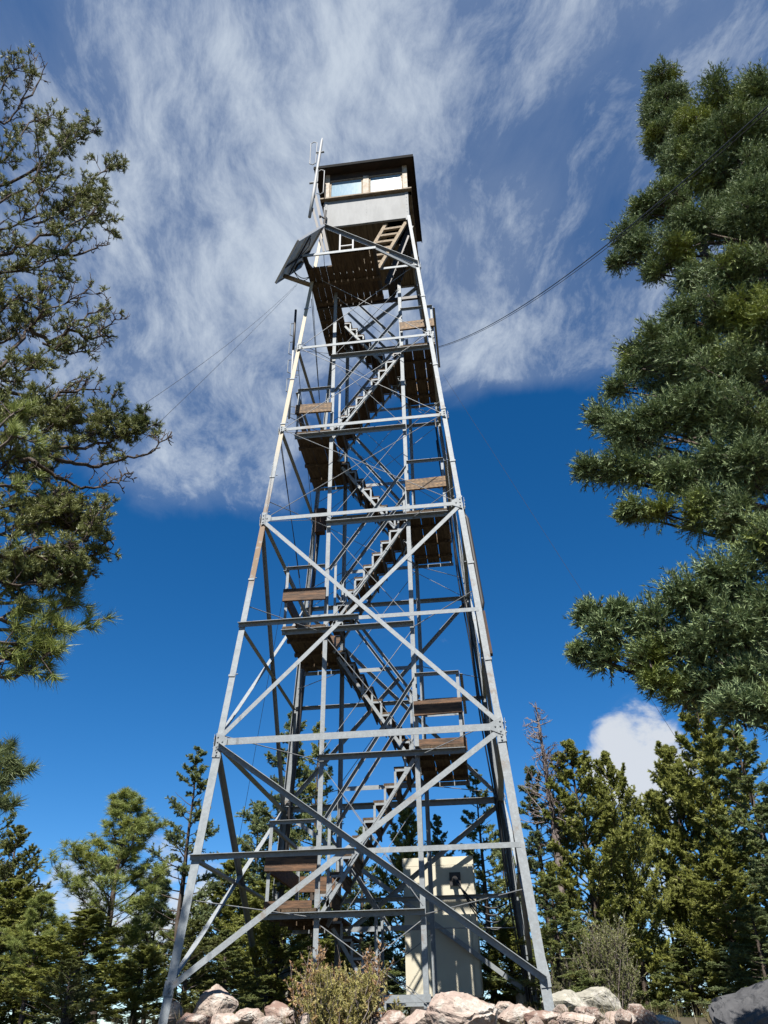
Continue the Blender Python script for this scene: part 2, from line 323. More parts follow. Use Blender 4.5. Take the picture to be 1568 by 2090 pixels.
def build_tower():
    # legs, with splice plates and their bolts
    for sx in (-1, 1):
        for sy in (-1, 1):
            mb = MB(); brk = [-.35, ZS[2], ZS[4], ZS[6], ZS[8] + .02]; wd = [.115, .095, .082, .076]
            P = lambda z: np.array([sx * hw(z), sy * hw(z), z])
            for i in range(4): mb.angle(P(brk[i]), P(brk[i + 1]), (-sx, 0, 0), (0, -sy, 0), wd[i], .010)
            leg = mb.build('leg', 'steel_leg' if (sx, sy) == (-1, -1) else 'steel', TW)
            for z in (.18, ZS[2] - .22, 4.35, 6.1, ZS[4] + .12, 8.35, ZS[5] + .15, 11.0, ZS[6] + .12, 13.3):
                pl = MB(); hgt = .16 if z in (.18, ZS[2] - .22) else .035
                o = np.array([sx * .012, sy * .012, 0])
                pl.angle(P(z) + o, P(z + hgt) + o, (-sx, 0, 0), (0, -sy, 0), .118 if z < 4 else .10, .009)
                if hgt > .1:
                    for k in range(3):
                        c = P(z + .03 + k * .05) + o + np.array([-sx * .06, 0, 0]); pl.tube([c, c + np.array([0, sy * .018, 0])], .013, 6)
                else:
                    c = P(z + .017) + o + np.array([-sx * .125, 0, 0]); pl.tube([c + np.array([-.0, sy * .02, 0]), c + np.array([-sx * .03, sy * .02, 0])], .009, 6)
                pl.build('splice_plate', 'steel', leg)
    # girts
    A = {1: .066, 2: .098, 3: .066, 4: .072, 5: .068, 6: .062, 7: .062}
    for lv in range(1, 8):
        z = ZS[lv]
        for f in FACE:
            if f == 'front' and lv in (1, 3):
                member('girt', f, -1.03, z, .0, z, A[lv], 'out', .016)
                member('girt', f, .0, z, 1.0, z, A[lv], 'in', .006)
            else:
                member('girt', f, -1, z, 1, z, A[lv], 'in' if f in ('front', 'back') else 'inb', .006)
    for f in FACE:          # gusset plates with bolts where braces meet the legs
        n, h = FACE[f]
        for lv in (2, 4, 5, 6, 7):
            for sg in (-1, 1):
                c = fpt(f, sg, ZS[lv]); i = -sg * h; up = np.array([0, 0, 1.]); w = .17 if lv < 5 else .12; q = n * .026 + i * -.035
                mb = MB(); mb.prism([c + q + up * w * .75, c + q + i * w + up * w * .3, c + q + i * w - up * w * .3, c + q - up * w * .75], n * .007)
                for a, b in ((.03, .07), (.03, -.07), (.1, 0), (.03, 0)): p = c + q + i * a + up * b * (w / .17); mb.tube([p + n * .007, p + n * .02], .012, 6)
                mb.build('gusset_plate', 'steel', TW)
    # angle braces in the two big bays, rods above
    for f in FACE:
        for lo, hi in ((0, 2), (2, 4)):
            a = .076 if lo == 0 else .066
            zl = ZS[lo] + (.25 if lo == 0 else .05); zh = ZS[hi] - .05
            member('brace', f, -1, zl, 1, zh, a, 'in', .016)
            dark = lo == 0 and f in ('front', 'back')
            member('brace', f, 1, zl, -1, zh, a, 'out' if dark else 'in', .026)
        for lo, hi in ((4, 5), (5, 6), (6, 7)):
            for s in (-1, 1):
                mb = MB(); mb.tube([fpt(f, -s * .98, ZS[lo] + .02) + FACE[f][0] * .012, fpt(f, s * .98, ZS[hi] - .02) + FACE[f][0] * .012 * (1.8 if s > 0 else 1)], .0065, 6)
                mb.build('brace_rod', 'rod', TW)
    member('brace', 'front', 1, ZS[7], -1, ZS[8] - .06, .085, 'out', .012)
    member('brace', 'back', -1, ZS[7], 1, ZS[8] - .06, .07, 'in', .012)
    member('brace', 'right', 1, ZS[7], -1, ZS[8] - .06, .07, 'in', .012)
    for f in ('left', 'right'):
        for s in (-1, 1):
            mb = MB(); mb.tube([fpt(f, -s * .98, ZS[7]), fpt(f, s * .98, ZS[8] - .1)], .007, 6); mb.build('brace_rod', 'rod', TW)
    # stairwell posts, rods between them and ties to the legs
    for sx in (-1, 1):
        for sy in (-1, 1):
            mb = MB(); mb.angle((sx * (PX + .035), sy * PY, -.1), (sx * (PX + .035), sy * PY, LZ[6] + .03), (-sx, 0, 0), (0, -sy, 0), .075, .008)
            mb.build('stair_post', 'steel', TW)
            for k in range(6):
                z = LZ[k] - .06; mb = MB()
                mb.tube([(sx * (PX + .03), sy * (PY + .01), z), (sx * (lw(z + .1) - .02), sy * (lw(z + .1) - .02), z + .1)], .008, 5)
                mb.build('tie_rod', 'rod', TW)
    for sy in (-1, 1):
        for k in range(6):
            for s in (-1, 1):
                z0 = LZ[k] + .05; z1 = LZ[k + 1] - .12; mb = MB()
                mb.tube([(-s * PX, sy * (PY + .012 + .01 * s), z0), (s * PX, sy * (PY + .012 + .01 * s), z1)], .0065, 5); mb.build('tie_rod', 'rod', TW)
        mb = MB(); mb.tube([(-PX, sy * (PY + .015), LZ[0] - .12), (PX, sy * (PY + .015), .08)], .007, 5); mb.tube([(PX, sy * (PY + .03), LZ[0] - .12), (-PX, sy * (PY + .03), .08)], .007, 5)
        mb.build('tie_rod', 'rod', TW)
    # base sills under the stairwell
    for sy in (-1, 1):
        mb = MB(); mb.angle((-PX - .1, sy * (PY + .02), .10), (PX + .06, sy * (PY + .02), .10), (0, 0, 1), (0, -sy, 0), .09, .008); mb.build('base_sill', 'steel', TW)
    rnd = random.Random(11)
    # landings
    for k in range(6):
        side = -1 if k % 2 == 0 else 1; z = LZ[k]; x0, x1 = side * (PX - .02), side * 1.505
        for sy in (-1, 1):      # beams carrying the landing, right across the stairwell
            mb = MB(); mb.angle((-side * (PX + .03), sy * (PY + .05), z), (side * 1.51, sy * (PY + .05), z), (0, 0, -1), (0, sy, 0), .075, .008, .085)
            mb.build('landing_beam', 'steel', TW)
        mb = MB(); n = 3; wdt = abs(x1 - x0) / n
        for i in range(n):
            a = x0 + side * wdt * i; b = a + side * (wdt - .014); zz = rnd.uniform(-.003, .003)
            mb.box((min(a, b), -1.0, z + .004 + zz), (max(a, b), .90 + rnd.uniform(-.02, .02), z + .05 + zz))
        lan = mb.build('landing', 'deck', TW)
        for y in (-.55, .05, .58):
            mb = MB(); mb.box((min(x0, x1), y - .035, z - .055), (max(x0, x1), y + .035, z + .002)); mb.build('joist', 'deck', lan)
        xo = side * 1.49; xi = side * (PX + .045)
        for sy in (-1, 1):
            mb = MB(); mb.angle((xo, sy * .955, z - .06), (xo, sy * .955, z + 1.24), (-side, 0, 0), (0, -sy, 0), .05, .006); mb.build('guard_post', 'steel', lan)
        for sy in (-1, 1):
            mb = MB(); mb.angle((xi - side * .03, sy * .965, z + 1.24), (xo, sy * .965, z + 1.24), (0, 0, -1), (0, sy, 0), .05, .006); mb.build('guard_rail', 'steel', lan)
        mb = MB(); mb.angle((xo + side * .01, -.955, z + 1.2), (xo + side * .01, .955, z + 1.2), (0, 0, 1), (side, 0, 0), .05, .006)
        mb.build('guard_rail', 'steel', lan)
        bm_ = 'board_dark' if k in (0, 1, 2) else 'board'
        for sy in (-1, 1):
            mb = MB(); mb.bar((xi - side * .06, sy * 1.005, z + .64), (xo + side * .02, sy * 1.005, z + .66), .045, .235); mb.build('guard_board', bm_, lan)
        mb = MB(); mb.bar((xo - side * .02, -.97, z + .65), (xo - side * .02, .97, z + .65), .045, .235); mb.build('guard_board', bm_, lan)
        if k in (1, 0):
            mb = MB(); mb.bar((xi, -.985, z + .1), (xo, -.985, z + .1), .035, .10); mb.build('toe_board', 'board_dark', lan)
    # top deck with its balcony past the front face
    z = LZ[6]; mb = MB()
    for i in range(7):
        a = -.70 + i * .15; mb.box((a, -1.93, z + .004), (a + .14, -.47 + rnd.uniform(-.01, .01), z + .05))
    for i in range(4):
        a = -1.30 + i * .15; mb.box((a, -1.62 if i else -1.60, z + .005), (a + .14, 1.16 + rnd.uniform(-.02, .02), z + .051))
    lan = mb.build('landing', 'deck', TW)
    for y in (-1.18, -.62, -.05, .45, 1.0):
        mb = MB(); mb.box((-1.28, y - .04, z - .08), (.36 if y < -.5 else -.70, y + .04, z)); mb.build('joist', 'deck', lan)
    mb = MB(); mb.angle((-1.32, -1.98, z + .07), (.35, -1.98, z + .07), (0, 0, -1), (0, 1, 0), .075, .008)
    mb.build('deck_beam', 'steel', lan)
    mb = MB(); mb.angle((-1.32, -1.97, z + .05), (-hw(z), -1.22, z + .05), (0, 0, -1), (1, 0, 0), .09, .008); mb.build('deck_beam', 'darksteel', lan)
    mb = MB(); mb.angle((.345, -1.97, z + .05), (hw(z) - .04, -1.24, z + .10), (0, 0, -1), (-1, .5, 0), .075, .008); mb.build('deck_beam', 'steel', lan)
    mb = MB(); mb.angle((.345, -1.97, z), (.345, -.47, z), (0, 0, 1), (-1, 0, 0), .07, .008); mb.build('deck_beam', 'darksteel', lan)
    mb = MB(); mb.bar((-1.3, -.44, z + .02), (1.2, -.44, z + .02), .06, .09); mb.build('joist', 'darksteel', lan)
    mb = MB(); mb.bar((-.47, -1.95, z + .06), (-.47, -1.95, z + .66), .035, .035); mb.bar((-.17, -1.95, z + .06), (-.17, -1.95, z + .42), .035, .035); mb.bar((-.455, -1.95, z + .24), (-.185, -1.95, z + .24), .03, .03)
    mb.build('guard_rail', 'white', lan)
    # flights
    for k in range(7):
        z1 = LZ[k]; z0 = LZ[k] - 2.192; back = k % 2 == 0; dirx = -1 if back else 1       # back flights climb to the left
        ya, yb = (.10, PY - .02) if back else (-PY + .02, -.10)
        xs = -dirx * (PX - .03); nst = 9; dx = 2 * (PX - .03) / nst; dz = 2.192 / nst; first = 0
        if k == 0: first = 4
        st = None
        for yi, y in enumerate((ya, yb)):
            mb = MB()
            i0 = first
            p = np.array([xs + dirx * dx * i0, y, z0 + dz * i0 - .05]); q = np.array([xs + dirx * dx * nst, y, z1 - .05])
            inn = 1 if yi == 0 else -1
            mb.angle(p - np.array([0, 0, .06]), q - np.array([0, 0, .06]), (0, 0, 1), (0, inn, 0), .055, .007)
            for i in range(i0, nst):    # stepped strap along the top
                xa = xs + dirx * dx * i; za = z0 + dz * i
                mb.box((min(xa - .018, xa + .018), y - .004, za - .08), (max(xa - .018, xa + .018), y + .004, za + dz - .036))
                mb.box((min(xa, xa + dirx * dx), y - .0045, za + dz - .036), (max(xa, xa + dirx * dx), y + .0045, za + dz - .002))
            if st is None: st = mb.build('stair_flight', 'steel', TW)
            else: mb.build('stringer', 'steel', st)
        for i in range(first, nst):
            xa = xs + dirx * dx * i; za = z0 + dz * (i + 1); x_0, x_1 = xa - dirx * .02, xa + dirx * (dx + .03)
            mb = MB(); mb.box((min(x_0, x_1), ya + .006, za), (max(x_0, x_1), yb - .006, za + .04))
            mb.box((min(xa, xa + dirx * .02) + dirx * dx * .98, ya + .01, za - .17), (max(xa, xa + dirx * .02) + dirx * dx * .98, yb - .01, za - .002))
            mb.build('tread', 'deck', st)
        for yi, y in enumerate((ya, yb)):
            mb = MB(); zz = z0 + dz * first; p = (xs + dirx * dx * first, y, zz + 1.22); q = (xs + dirx * (dx * nst + .02), y, z1 + 1.22)
            front = (yi == 0)
            n = np.array([0, -1. if front else 1., 0])
            if front: mb.angle(p, q, (0, 0, -1), n, .05, .006)
            else: mb.angle(p, q, (0, 0, -1), -n, .05, .006)
            mb.build('handrail', 'steel', st)
            mb = MB(); xn = xs + dirx * (dx * first + .10); mb.angle((xn, y, zz - .02 + dz * .4), (xn, y, zz + 1.24 + dz * .4), (dirx, 0, 0), (0, -n[1], 0), .045, .006); mb.build('newel_post', 'steel', st)
    # ladder and steel stair up to the trapdoor, stair coloured dark for its shade
    mb = MB()
    L0, L1 = np.array([.33, -1.36, z + .05]), np.array([1.03, -.98, 16.62]); R0, R1 = np.array([-.12, -1.36, z + .05]), np.array([.50, -.96, 16.62])
    for a, b in ((L0, L1), (R0, R1)): mb.bar(a, b, .085, .06, (0, -1, .3))
    lad = mb.build('ladder', 'ladder', TW)
    for i in range(1, 7):
        t = i / 7; mb = MB(); mb.bar(L0 + (L1 - L0) * t, R0 + (R1 - R0) * t, .06, .07); mb.build('rung', 'ladder', lad)
    mb = MB(); mb.angle((.42, -.92, z + .05), (1.05, -.84, 16.60), (1, 0, -.3), (0, -1, 0), .13, .01, .05); fl = mb.build('stair_flight', 'darksteel', TW)
    mb = MB(); mb.angle((.42, -.36, z + .05), (1.05, -.28, 16.60), (1, 0, -.3), (0, -1, 0), .13, .01, .05); mb.build('stringer', 'darksteel', fl)
    for i in range(1, 9):
        t = i / 9; mb = MB(); x = .47 + .62 * t; zz = z + .05 + 2.2 * t; mb.box((x - .08, -.91 + .08 * t, zz - .015), (x + .1, -.37 + .08 * t, zz + .015)); mb.build('tread', 'darksteel', fl)

def build_cab():
    zf = 16.63; H = 1.08; zs = 17.72; zw = 18.62; zt = 18.86; rnd = random.Random(5)
    mb = MB(); n = 14; wd = 2 * H / n
    for i in range(n):
        a = -H + i * wd; b = a + wd - .008; zz = zf + .012 + rnd.uniform(-.002, .002)
        if .42 < (a + b) / 2 < 1.0: mb.box((a, -.30, zz), (b, H - .02, zz + .03)); mb.box((a, -H + .02, zz), (b, -1.0, zz + .03))
        else: mb.box((a, -H + .02, zz), (b, H - .02, zz + .03))
    cab = mb.build('cab', 'floor', TW)
    for y in (-.30, .35):
        mb = MB(); mb.box((-1.0, y, zf - .035), (1.02, y + .05, zf + .010)); mb.build('floor_joist', 'floor', cab)
    # walls: two sheets a side, corner trim
    for (nx, ny) in ((0, -1), (0, 1), (-1, 0), (1, 0)):
        mb = MB()
        def slab(u0, u1, z0, z1, d0, d1):
            if ny: mb.box((u0, min(ny * d0, ny * d1), z0), (u1, max(ny * d0, ny * d1), z1))
            else: mb.box((min(nx * d0, nx * d1), u0, z0), (max(nx * d0, nx * d1), u1, z1))
        slab(-H + .003, -.008, zf - .03, zs - .05, H - .012, H); slab(-.011, H - .003, zf - .03, zs - .05, H - .0095, H + .003)
        for k in range(9): slab(.006, .016, zf + .04 + k * .115, zf + .05 + k * .115, H + .002, H + .007)
        slab(-H + .06, H - .06, zf - .045, zf - .006, H - .05, H - .014)
        mb.build('wall', 'sheet', cab)
    for sx in (-1, 1):
        for sy in (-1, 1):
            mb = MB(); mb.angle((sx * (H + .012), sy * (H + .012), zf - .12), (sx * (H + .012), sy * (H + .012), zs - .045), (-sx, 0, 0), (0, -sy, 0), .085, .006)
            for q in range(7):
                c = np.array([sx * (H - .03), sy * (H + .013), zf + .05 + q * .15]); mb.tube([c, c + np.array([0, sy * .006, 0])], .008, 6)
            mb.build('corner_trim', 'sheet', cab)
            mb = MB(); mb.box((min(sx * (H + .01), sx * (H - .11)), min(sy * (H + .01), sy * (H - .11)), zs), (max(sx * (H + .01), sx * (H - .11)), max(sy * (H + .01), sy * (H - .11)), zt)); mb.build('corner_post', 'trim', cab)
    for (nx, ny) in ((0, -1), (0, 1), (-1, 0), (1, 0)):
        def mk(name, mat, u0, u1, z0, z1, d0, d1):
            mb = MB()
            if ny: mb.box((u0, min(ny * d0, ny * d1), z0), (u1, max(ny * d0, ny * d1), z1))
            else: mb.box((min(nx * d0, nx * d1), u0, z0), (max(nx * d0, nx * d1), u1, z1))
            return mb.build(name, mat, cab)
        e = .11 if ny else .0
        mk('sill', 'sill', -H - e, H + e, zs - .045, zs + .0, H - .10, H + .10)
        mk('mullion', 'trim', -.075, .075, zs + .002, zw, H - .07, H + .004)
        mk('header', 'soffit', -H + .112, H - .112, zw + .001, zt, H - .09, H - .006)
        for s in (-1, 1):
            a, b = sorted((s * .077, s * (H - .112))); mb = MB()
            def pb(u0, u1, z0, z1, d0, d1):
                if ny: mb.box((u0, min(ny * d0, ny * d1), z0), (u1, max(ny * d0, ny * d1), z1))
                else: mb.box((min(nx * d0, nx * d1), u0, z0), (max(nx * d0, nx * d1), u1, z1))
            pb(a, a + .045, zs + .003, zw - .002, H - .06, H - .015); pb(b - .045, b, zs + .003, zw - .002, H - .06, H - .015)
            pb(a + .046, b - .046, zs + .003, zs + .04, H - .06, H - .015); pb(a + .046, b - .046, zw - .06, zw - .002, H - .06, H - .015)
            mb.cur = 1; pb(a + .046, b - .046, zs + .041, zw - .061, H - .045, H - .038)
            mb.build('window', ['ladder', 'glass'], cab)
    # roof: boarded soffit, dark metal edge, low hip
    y0, y1, x0, x1 = -1.32, 1.36, -1.37, 1.29
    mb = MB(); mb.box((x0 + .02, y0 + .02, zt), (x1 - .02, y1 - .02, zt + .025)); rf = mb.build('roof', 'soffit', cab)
    mb = MB(); xm = (x0 + x1) / 2
    b = [(x0, y0, zt + .027), (x1, y0, zt + .027), (x1, y1, zt + .027), (x0, y1, zt + .027)]; tp = [(x, y, zt + .095) for x, y, _ in b]
    mb.face_mesh(b + tp + [(xm, 0, zt + .34)], [(3, 2, 1, 0), (0, 1, 5, 4), (1, 2, 6, 5), (2, 3, 7, 6), (3, 0, 4, 7), (4, 5, 8), (5, 6, 8), (6, 7, 8), (7, 4, 8)])
    mb.build('roof_sheet', 'roof', cab)
    mb = MB(); mb.box((x0, y0 - .012, zt - .03), (x1, y0 + .012, zt + .02)); mb.box((x1 - .012, y0 + .014, zt - .03), (x1 + .012, y1, zt + .02)); mb.build('fascia', 'roof', cab)
    return cab
build_tower(); build_cab()

# ------------------------------------------------------------------ things fixed to the tower
def build_fittings():
    # antenna mast
    org = (-1.4, -1.3, 15.3); m = thing('antenna_mast', 'white antenna mast with two folded loop aerials beside the cab corner', 'antenna', org)
    top, mid, low = at_y(658, 282, -1.3), at_y(641, 390, -1.3), at_y(632, 443, -1.3)
    mb = MB(); mb.tube([low, mid, top - (top - mid) * .06, top], [.04, .045, .036, .012], 10); mb.build('mast', 'white', m, org, True)
    for (cx, cy, ex, ey, hx) in ((653, 311, 634, 309, 16), (641, 373, 661, 376, -14)):
        c = at_y(cx, cy, -1.3); e = at_y(ex, ey, -1.3); a = np.array([0, 0, 1.]); h = .48
        o = (e - c); o[2] = 0; o = o * 1.0; ins = N(o) * .17
        pts = [c, c + (o - ins), c + (o - ins) + a * .06, c + (o - ins) + a * h, c + o - ins * .5 + a * (h + .07), c + o + a * h, c + o - a * h, c + o - ins * .5 - a * (h + .07), c + (o - ins) - a * h, c + (o - ins) - a * .06, c - a * .06]
        mb = MB(); mb.tube(pts, .013, 8); mb.tube([c - N(o) * .12, c + N(o) * .1], .03, 8); mb.build('dipole_loop', 'white', m, org, True)
    mb = MB()
    mb.angle(at_y(641, 398, -1.27), at_y(666, 512, -1.27), (1, 0, 0), (0, 1, 0), .07, .01); mb.angle(at_y(636, 425, -1.25), at_y(659, 514, -1.25), (1, 0, 0), (0, 1, 0), .06, .01)
    mb.build('mast_support', 'darksteel', m, org)
    mb = MB(); mb.tube([at_y(665, 430, -1.2), at_y(660, 475, -1.2)], .03, 8); mb.bar(at_y(652, 440, -1.3), at_y(668, 449, -1.18), .03, .03); mb.build('mast_clamp', 'darksteel', m, org)
    # solar panel on a pipe arm
    A, B, Cc, D = [np.array(v) for v in ((-1.36, -2.36, 14.40), (-.84, -2.18, 15.13), (-1.63, -.88, 15.46), (-2.17, -1.13, 14.64))]
    cen = (A + B + Cc + D) / 4; e1 = N(B - A + Cc - D); e2 = (D - A + Cc - B); e2 = N(e2 - e1 * (e2 @ e1)); nn = N(np.cross(e1, e2)); nn = nn if nn[2] > 0 else -nn
    wa, wb = .47, .76; q = lambda a, b, c=0: cen + e1 * a + e2 * b + nn * c
    org = tuple(cen); s = thing('solar_panel', 'tilted solar panel on a pipe arm at the left side of the top deck', 'solar panel', org)
    mb = MB(); mb.prism([q(-wa + .02, -wb + .02, -.004), q(wa - .02, -wb + .02, -.004), q(wa - .02, wb - .02, -.004), q(-wa + .02, wb - .02, -.004)], nn * .006); mb.build('back_sheet', 'pvback', s, org)
    mb = MB(); mb.prism([q(-wa + .02, -wb + .02, .006), q(wa - .02, -wb + .02, .006), q(wa - .02, wb - .02, .006), q(-wa + .02, wb - .02, .006)], nn * .006); mb.build('cell_sheet', 'pv', s, org)
    mb = MB()
    for a0, b0, a1, b1 in ((-wa, -wb, wa, -wb), (-wa, wb, wa, wb), (-wa, -wb, -wa, wb), (wa, -wb, wa, wb)): mb.bar(q(a0, b0, -.01), q(a1, b1, -.01), .03, .05, nn)
    mb.build('frame', 'alu', s, org)
    mb = MB(); mb.bar(q(-.05, -wb + .05, -.045), q(-.05, wb - .1, -.045), .04, .03, nn); mb.bar(q(-wa, .15, -.03), q(wa, .15, -.03), .04, .03, nn); mb.tube([q(.12, -.5, -.02), q(.2, -.2, -.04), q(-.05, .05, -.05), q(-.1, .45, -.04)], .010, 6); mb.build('mounting_rail', 'darksteel', s, org)
    mb = MB(); mb.bar(q(.25, wb - .32, -.03), q(.25, wb - .12, -.03), .18, .05, nn); mb.build('connection_box', 'black', s, org)
    mb = MB(); mb.tube([q(-.30, wb - .2, -.05), (-hw(14.3), -1.22, 14.28)], .055, 12); mb.tube([q(.2, .2, -.05), (-hw(14.9) - .02, -1.15, 14.9)], .03, 8); mb.build('pipe_arm', 'ladder', s, org, True)
    mb = MB(); a = q(.0, wb - .25, -.05); b = np.array([-1.28, -1.3, 14.5])
    for k in range(2): mb.tube([a + (b - a) * t + np.array([0, 0, -.18 * math.sin(math.pi * t) * (1 + .5 * k)]) for t in np.linspace(0, 1, 9)], .010, 6)
    mb.build('panel_cable', 'black', s, org, True)
    # slim aerial clamped to a landing rail
    lo, hi = at_y(590, 854, -1.0), at_y(604, 633, -1.0); org = tuple(lo); a = thing('stick_aerial', 'slim pole aerial with short bent rods bracketed to the fifth landing rail on the left', 'antenna', org)
    mb = MB(); mb.tube([lo, lo + (hi - lo) * .6], .024, 8); mb.build('aerial_tube', 'white', a, org, True)
    mb = MB(); mb.tube([lo + (hi - lo) * .6, hi], .028, 8); mb.build('aerial_tip', 'darksteel', a, org, True)
    for k, t in enumerate((.28, .45, .62, .8)):
        p = lo + (hi - lo) * t; u = np.array([-.09, -.03, 0]); v = np.array([0, 0, .22]); mb = MB(); mb.tube([p - v, p + u - v * .8, p + u + v * .8, p + v], .011, 6); mb.build('bent_rod', 'steel', a, org)
    for t in (.04, .10, .38, .42):
        p = lo + (hi - lo) * t; mb = MB(); mb.tube([p, (-1.49, -.955, p[2])], .009, 6); mb.build('bracket', 'steel', a, org)
    # rusty box on the back-left leg
    p = np.array([-hw(9.6) + .17, hw(9.6) - .12, 9.45]); mb = MB(); mb.box(p - [.09, .08, .32], p + [.12, .08, .32]); bx = place_mesh('junction_box', mb, 'rustbox', 'rusty junction box with side lid fixed to the far left leg below the fifth landing', 'box', tuple(p))
    mb = MB(); mb.box(p + [.122, -.07, -.2], p + [.17, .07, .3]); mb.build('lid', 'rustbox', bx, tuple(p)); 
    # conduits and cables up the legs
    mb = MB(); f = lambda z: np.array([-hw(z) + .15, hw(z) - .05, z])
    mb.tube([f(-.1), f(4), f(8), f(9.2)], .045, 8); place_mesh('conduit', mb, 'darksteel', 'dark conduit pipe running up the far left leg into the rusty box', 'conduit', tuple(f(-.1)), None, True)
    for k, (dx, dy, r, z1) in enumerate(((-.13, -.16, .022, 12.0), (-.17, -.12, .014, 11.4), (-.09, -.19, .018, 7.2))):
        g = lambda z: np.array([hw(z) + dx + .015 * math.sin(z * 2.1 + k), hw(z) + dy + .015 * math.cos(z * 1.7 + k), z])
        mb = MB(); mb.tube([g(z) for z in np.linspace(-.1, z1, 40)], r, 6)
        place_mesh('cable', mb, 'black', ('thickest black cable strapped up the far right leg', 'thin black cable running beside the thickest one up the far right leg', 'black cable on the far right leg ending at the fourth landing')[k], 'cable', tuple(g(-.1)), None, True)
    g = lambda z: np.array([hw(z) + .035, -hw(z) + .12, z]); mb = MB(); mb.tube([g(5.3) + [-.05, 0, -.1], g(5.4), g(6.4), g(7.1), g(7.25) + [-.06, 0, 0]], .035, 8)
    place_mesh('conduit', mb, 'darksteel', 'short dark conduit behind the near right leg around the fourth landing', 'conduit', tuple(g(5.3)), None, True)
    mb = MB(); g = lambda z: np.array([hw(z) + .03, -hw(z) + .16, z]); mb.bar(g(4.5), g(5.25), .04, .10, (0, 1, 0)); place_mesh('wood_strip', mb, 'rustbox', 'brown wooden strip standing against the outer side of the near right leg', 'board', tuple(g(4.5)))
    # drop cords hanging from the decks on the left
    for k, (a, b, lab) in enumerate((((636, 610, -1.0), (652, 815, 1.0), 'thin dark cord from the top deck down to the far left landing'), ((572, 900, -1.1), (612, 1180, .2), 'thin dark cord hanging down inside the near left leg'))):
        p, q_ = at_y(*a), at_y(*b); mb = MB(); mb.tube([p, (p + q_) / 2, q_], .008, 5); place_mesh('cord', mb, 'wire', lab, 'cord', tuple(p))

def wire(name, p, q, sag, r, label, cat, mat='wire', n=24):
    p = np.asarray(p, float); q = np.asarray(q, float)
    mb = MB(); mb.tube([p + (q - p) * t - np.array([0, 0, sag * 4 * t * (1 - t)]) for t in np.linspace(0, 1, n)], r, 6)
    return place_mesh(name, mb, mat, label, cat, tuple(p), None, True)
def build_wires():
    a = np.array([1.53, -.8, 12.25]); b = at_h(1640, 150, 4.2)
    wire('overhead_cable', a, b, .45, .006, 'thick black cable sagging from the upper right of the tower across the right fir', 'cable', 'black')
    wire('overhead_cable', a + [0, 0, -.03], b + [.03, .02, .0], .455, .0035, 'thinner wire hugging the underside of the thick sagging cable', 'cable')
    l = np.array([-1.62, -1.2, 14.42]); e1 = at_h(60, 985, 6.6)
    wire('guy_wire', l, at_h(130, 930, 6.4), .25, .0025, 'thin wire from the solar panel arm toward the left tree, upper of two', 'wire')
    wire('guy_wire', l + [.0, 0, -.05], at_h(30, 1140, 6.2), .10, .0025, 'thin straight wire from the solar panel arm toward the left tree, lower of two', 'wire')
    wire('guy_wire', at_y(905, 765, 1.35), at_h(1440, 1600, 12.5), 0, .003, 'thin dark guy wire descending from the tower to the trees on the right', 'wire')
    wire('guy_wire', at_y(590, 1150, 1.9), at_y(480, 1760, 4.5), 0, .0045, 'thin dark guy wire falling steeply behind the near left leg', 'wire')
build_fittings(); build_wires()

def build_cabinet():
    x0, x1, y0, y1, z0, z1 = .15, 1.42, 2.42, 3.25, .25, 2.44; org = (.785, 2.42, .1)
    c = thing('equipment_cabinet', 'tall cream metal equipment cabinet with cable entry standing behind the tower legs', 'cabinet', org)
    mb = MB(); mb.box((x0, y0, z0), (x1, y1, z1 - .14)); mb.build('body', 'cream', c, org)
    mb = MB(); mb.box((x0 - .012, y0 - .014, z1 - .137), (x1 + .012, y1 + .01, z1)); mb.build('cap', 'cream', c, org)
    mb = MB(); mb.box((x0 + .006, y0 - .022, z0 + .03), (x1 - .10, y0 - .003, z1 - .143)); mb.build('door', 'cream', c, org)
    mb = MB(); mb.box((x1 - .092, y0 - .022, z0 + .03), (x1 - .006, y0 - .003, z1 - .143)); mb.build('side_strip', 'cream', c, org)
    mb = MB(); mb.box((x1 + .001, y0 + .05, z0 + .05), (x1 + .014, y1 - .05, z1 - .16)); mb.build('side_panel', 'cream', c, org)
    mb = MB(); mb.box((x0 + .05, y0 + .05, -.3), (x1 - .05, y1 - .03, z0 - .002)); mb.build('plinth', 'darksteel', c, org)
    cx, cz = 1.09, 2.06; mb = MB(); mb.box((cx - .1, y0 - .06, cz - .11), (cx + .1, y0 - .023, cz + .11)); mb.tube([(cx, y0 - .06, cz), (cx, y0 - .13, cz - .01)], .05, 12); mb.build('cable_entry', 'darksteel', c, org)
    rnd = random.Random(3)
    for k in range(4):
        p = np.array([cx + .02 * (k - 1.5), y0 - .12, cz - .005 * k]); e = np.array([1.98 + .02 * k, 2.06 + .03 * k, 1.62 - .05 * k]); mp = p + (e - p) * .55 + np.array([0, -.12, -.5 - .16 * k])
        pts = [p, p + [.02, -.12, -.02]] + [(1 - t) ** 2 * (p + [.02, -.12, -.02]) + 2 * t * (1 - t) * mp + t * t * e for t in np.linspace(.08, 1, 14)]
        mb = MB(); mb.tube(pts, .014 - .001 * k, 6)
        place_mesh('cable', mb, 'black', ('black cable looping highest from the cabinet entry to the far right leg', 'black cable second in the loop bundle beside the cabinet', 'black cable third in the loop bundle beside the cabinet', 'black cable hanging lowest from the cabinet entry to the far right leg')[k], 'cable', tuple(p), 'looped cables from the cabinet', True)
build_cabinet()

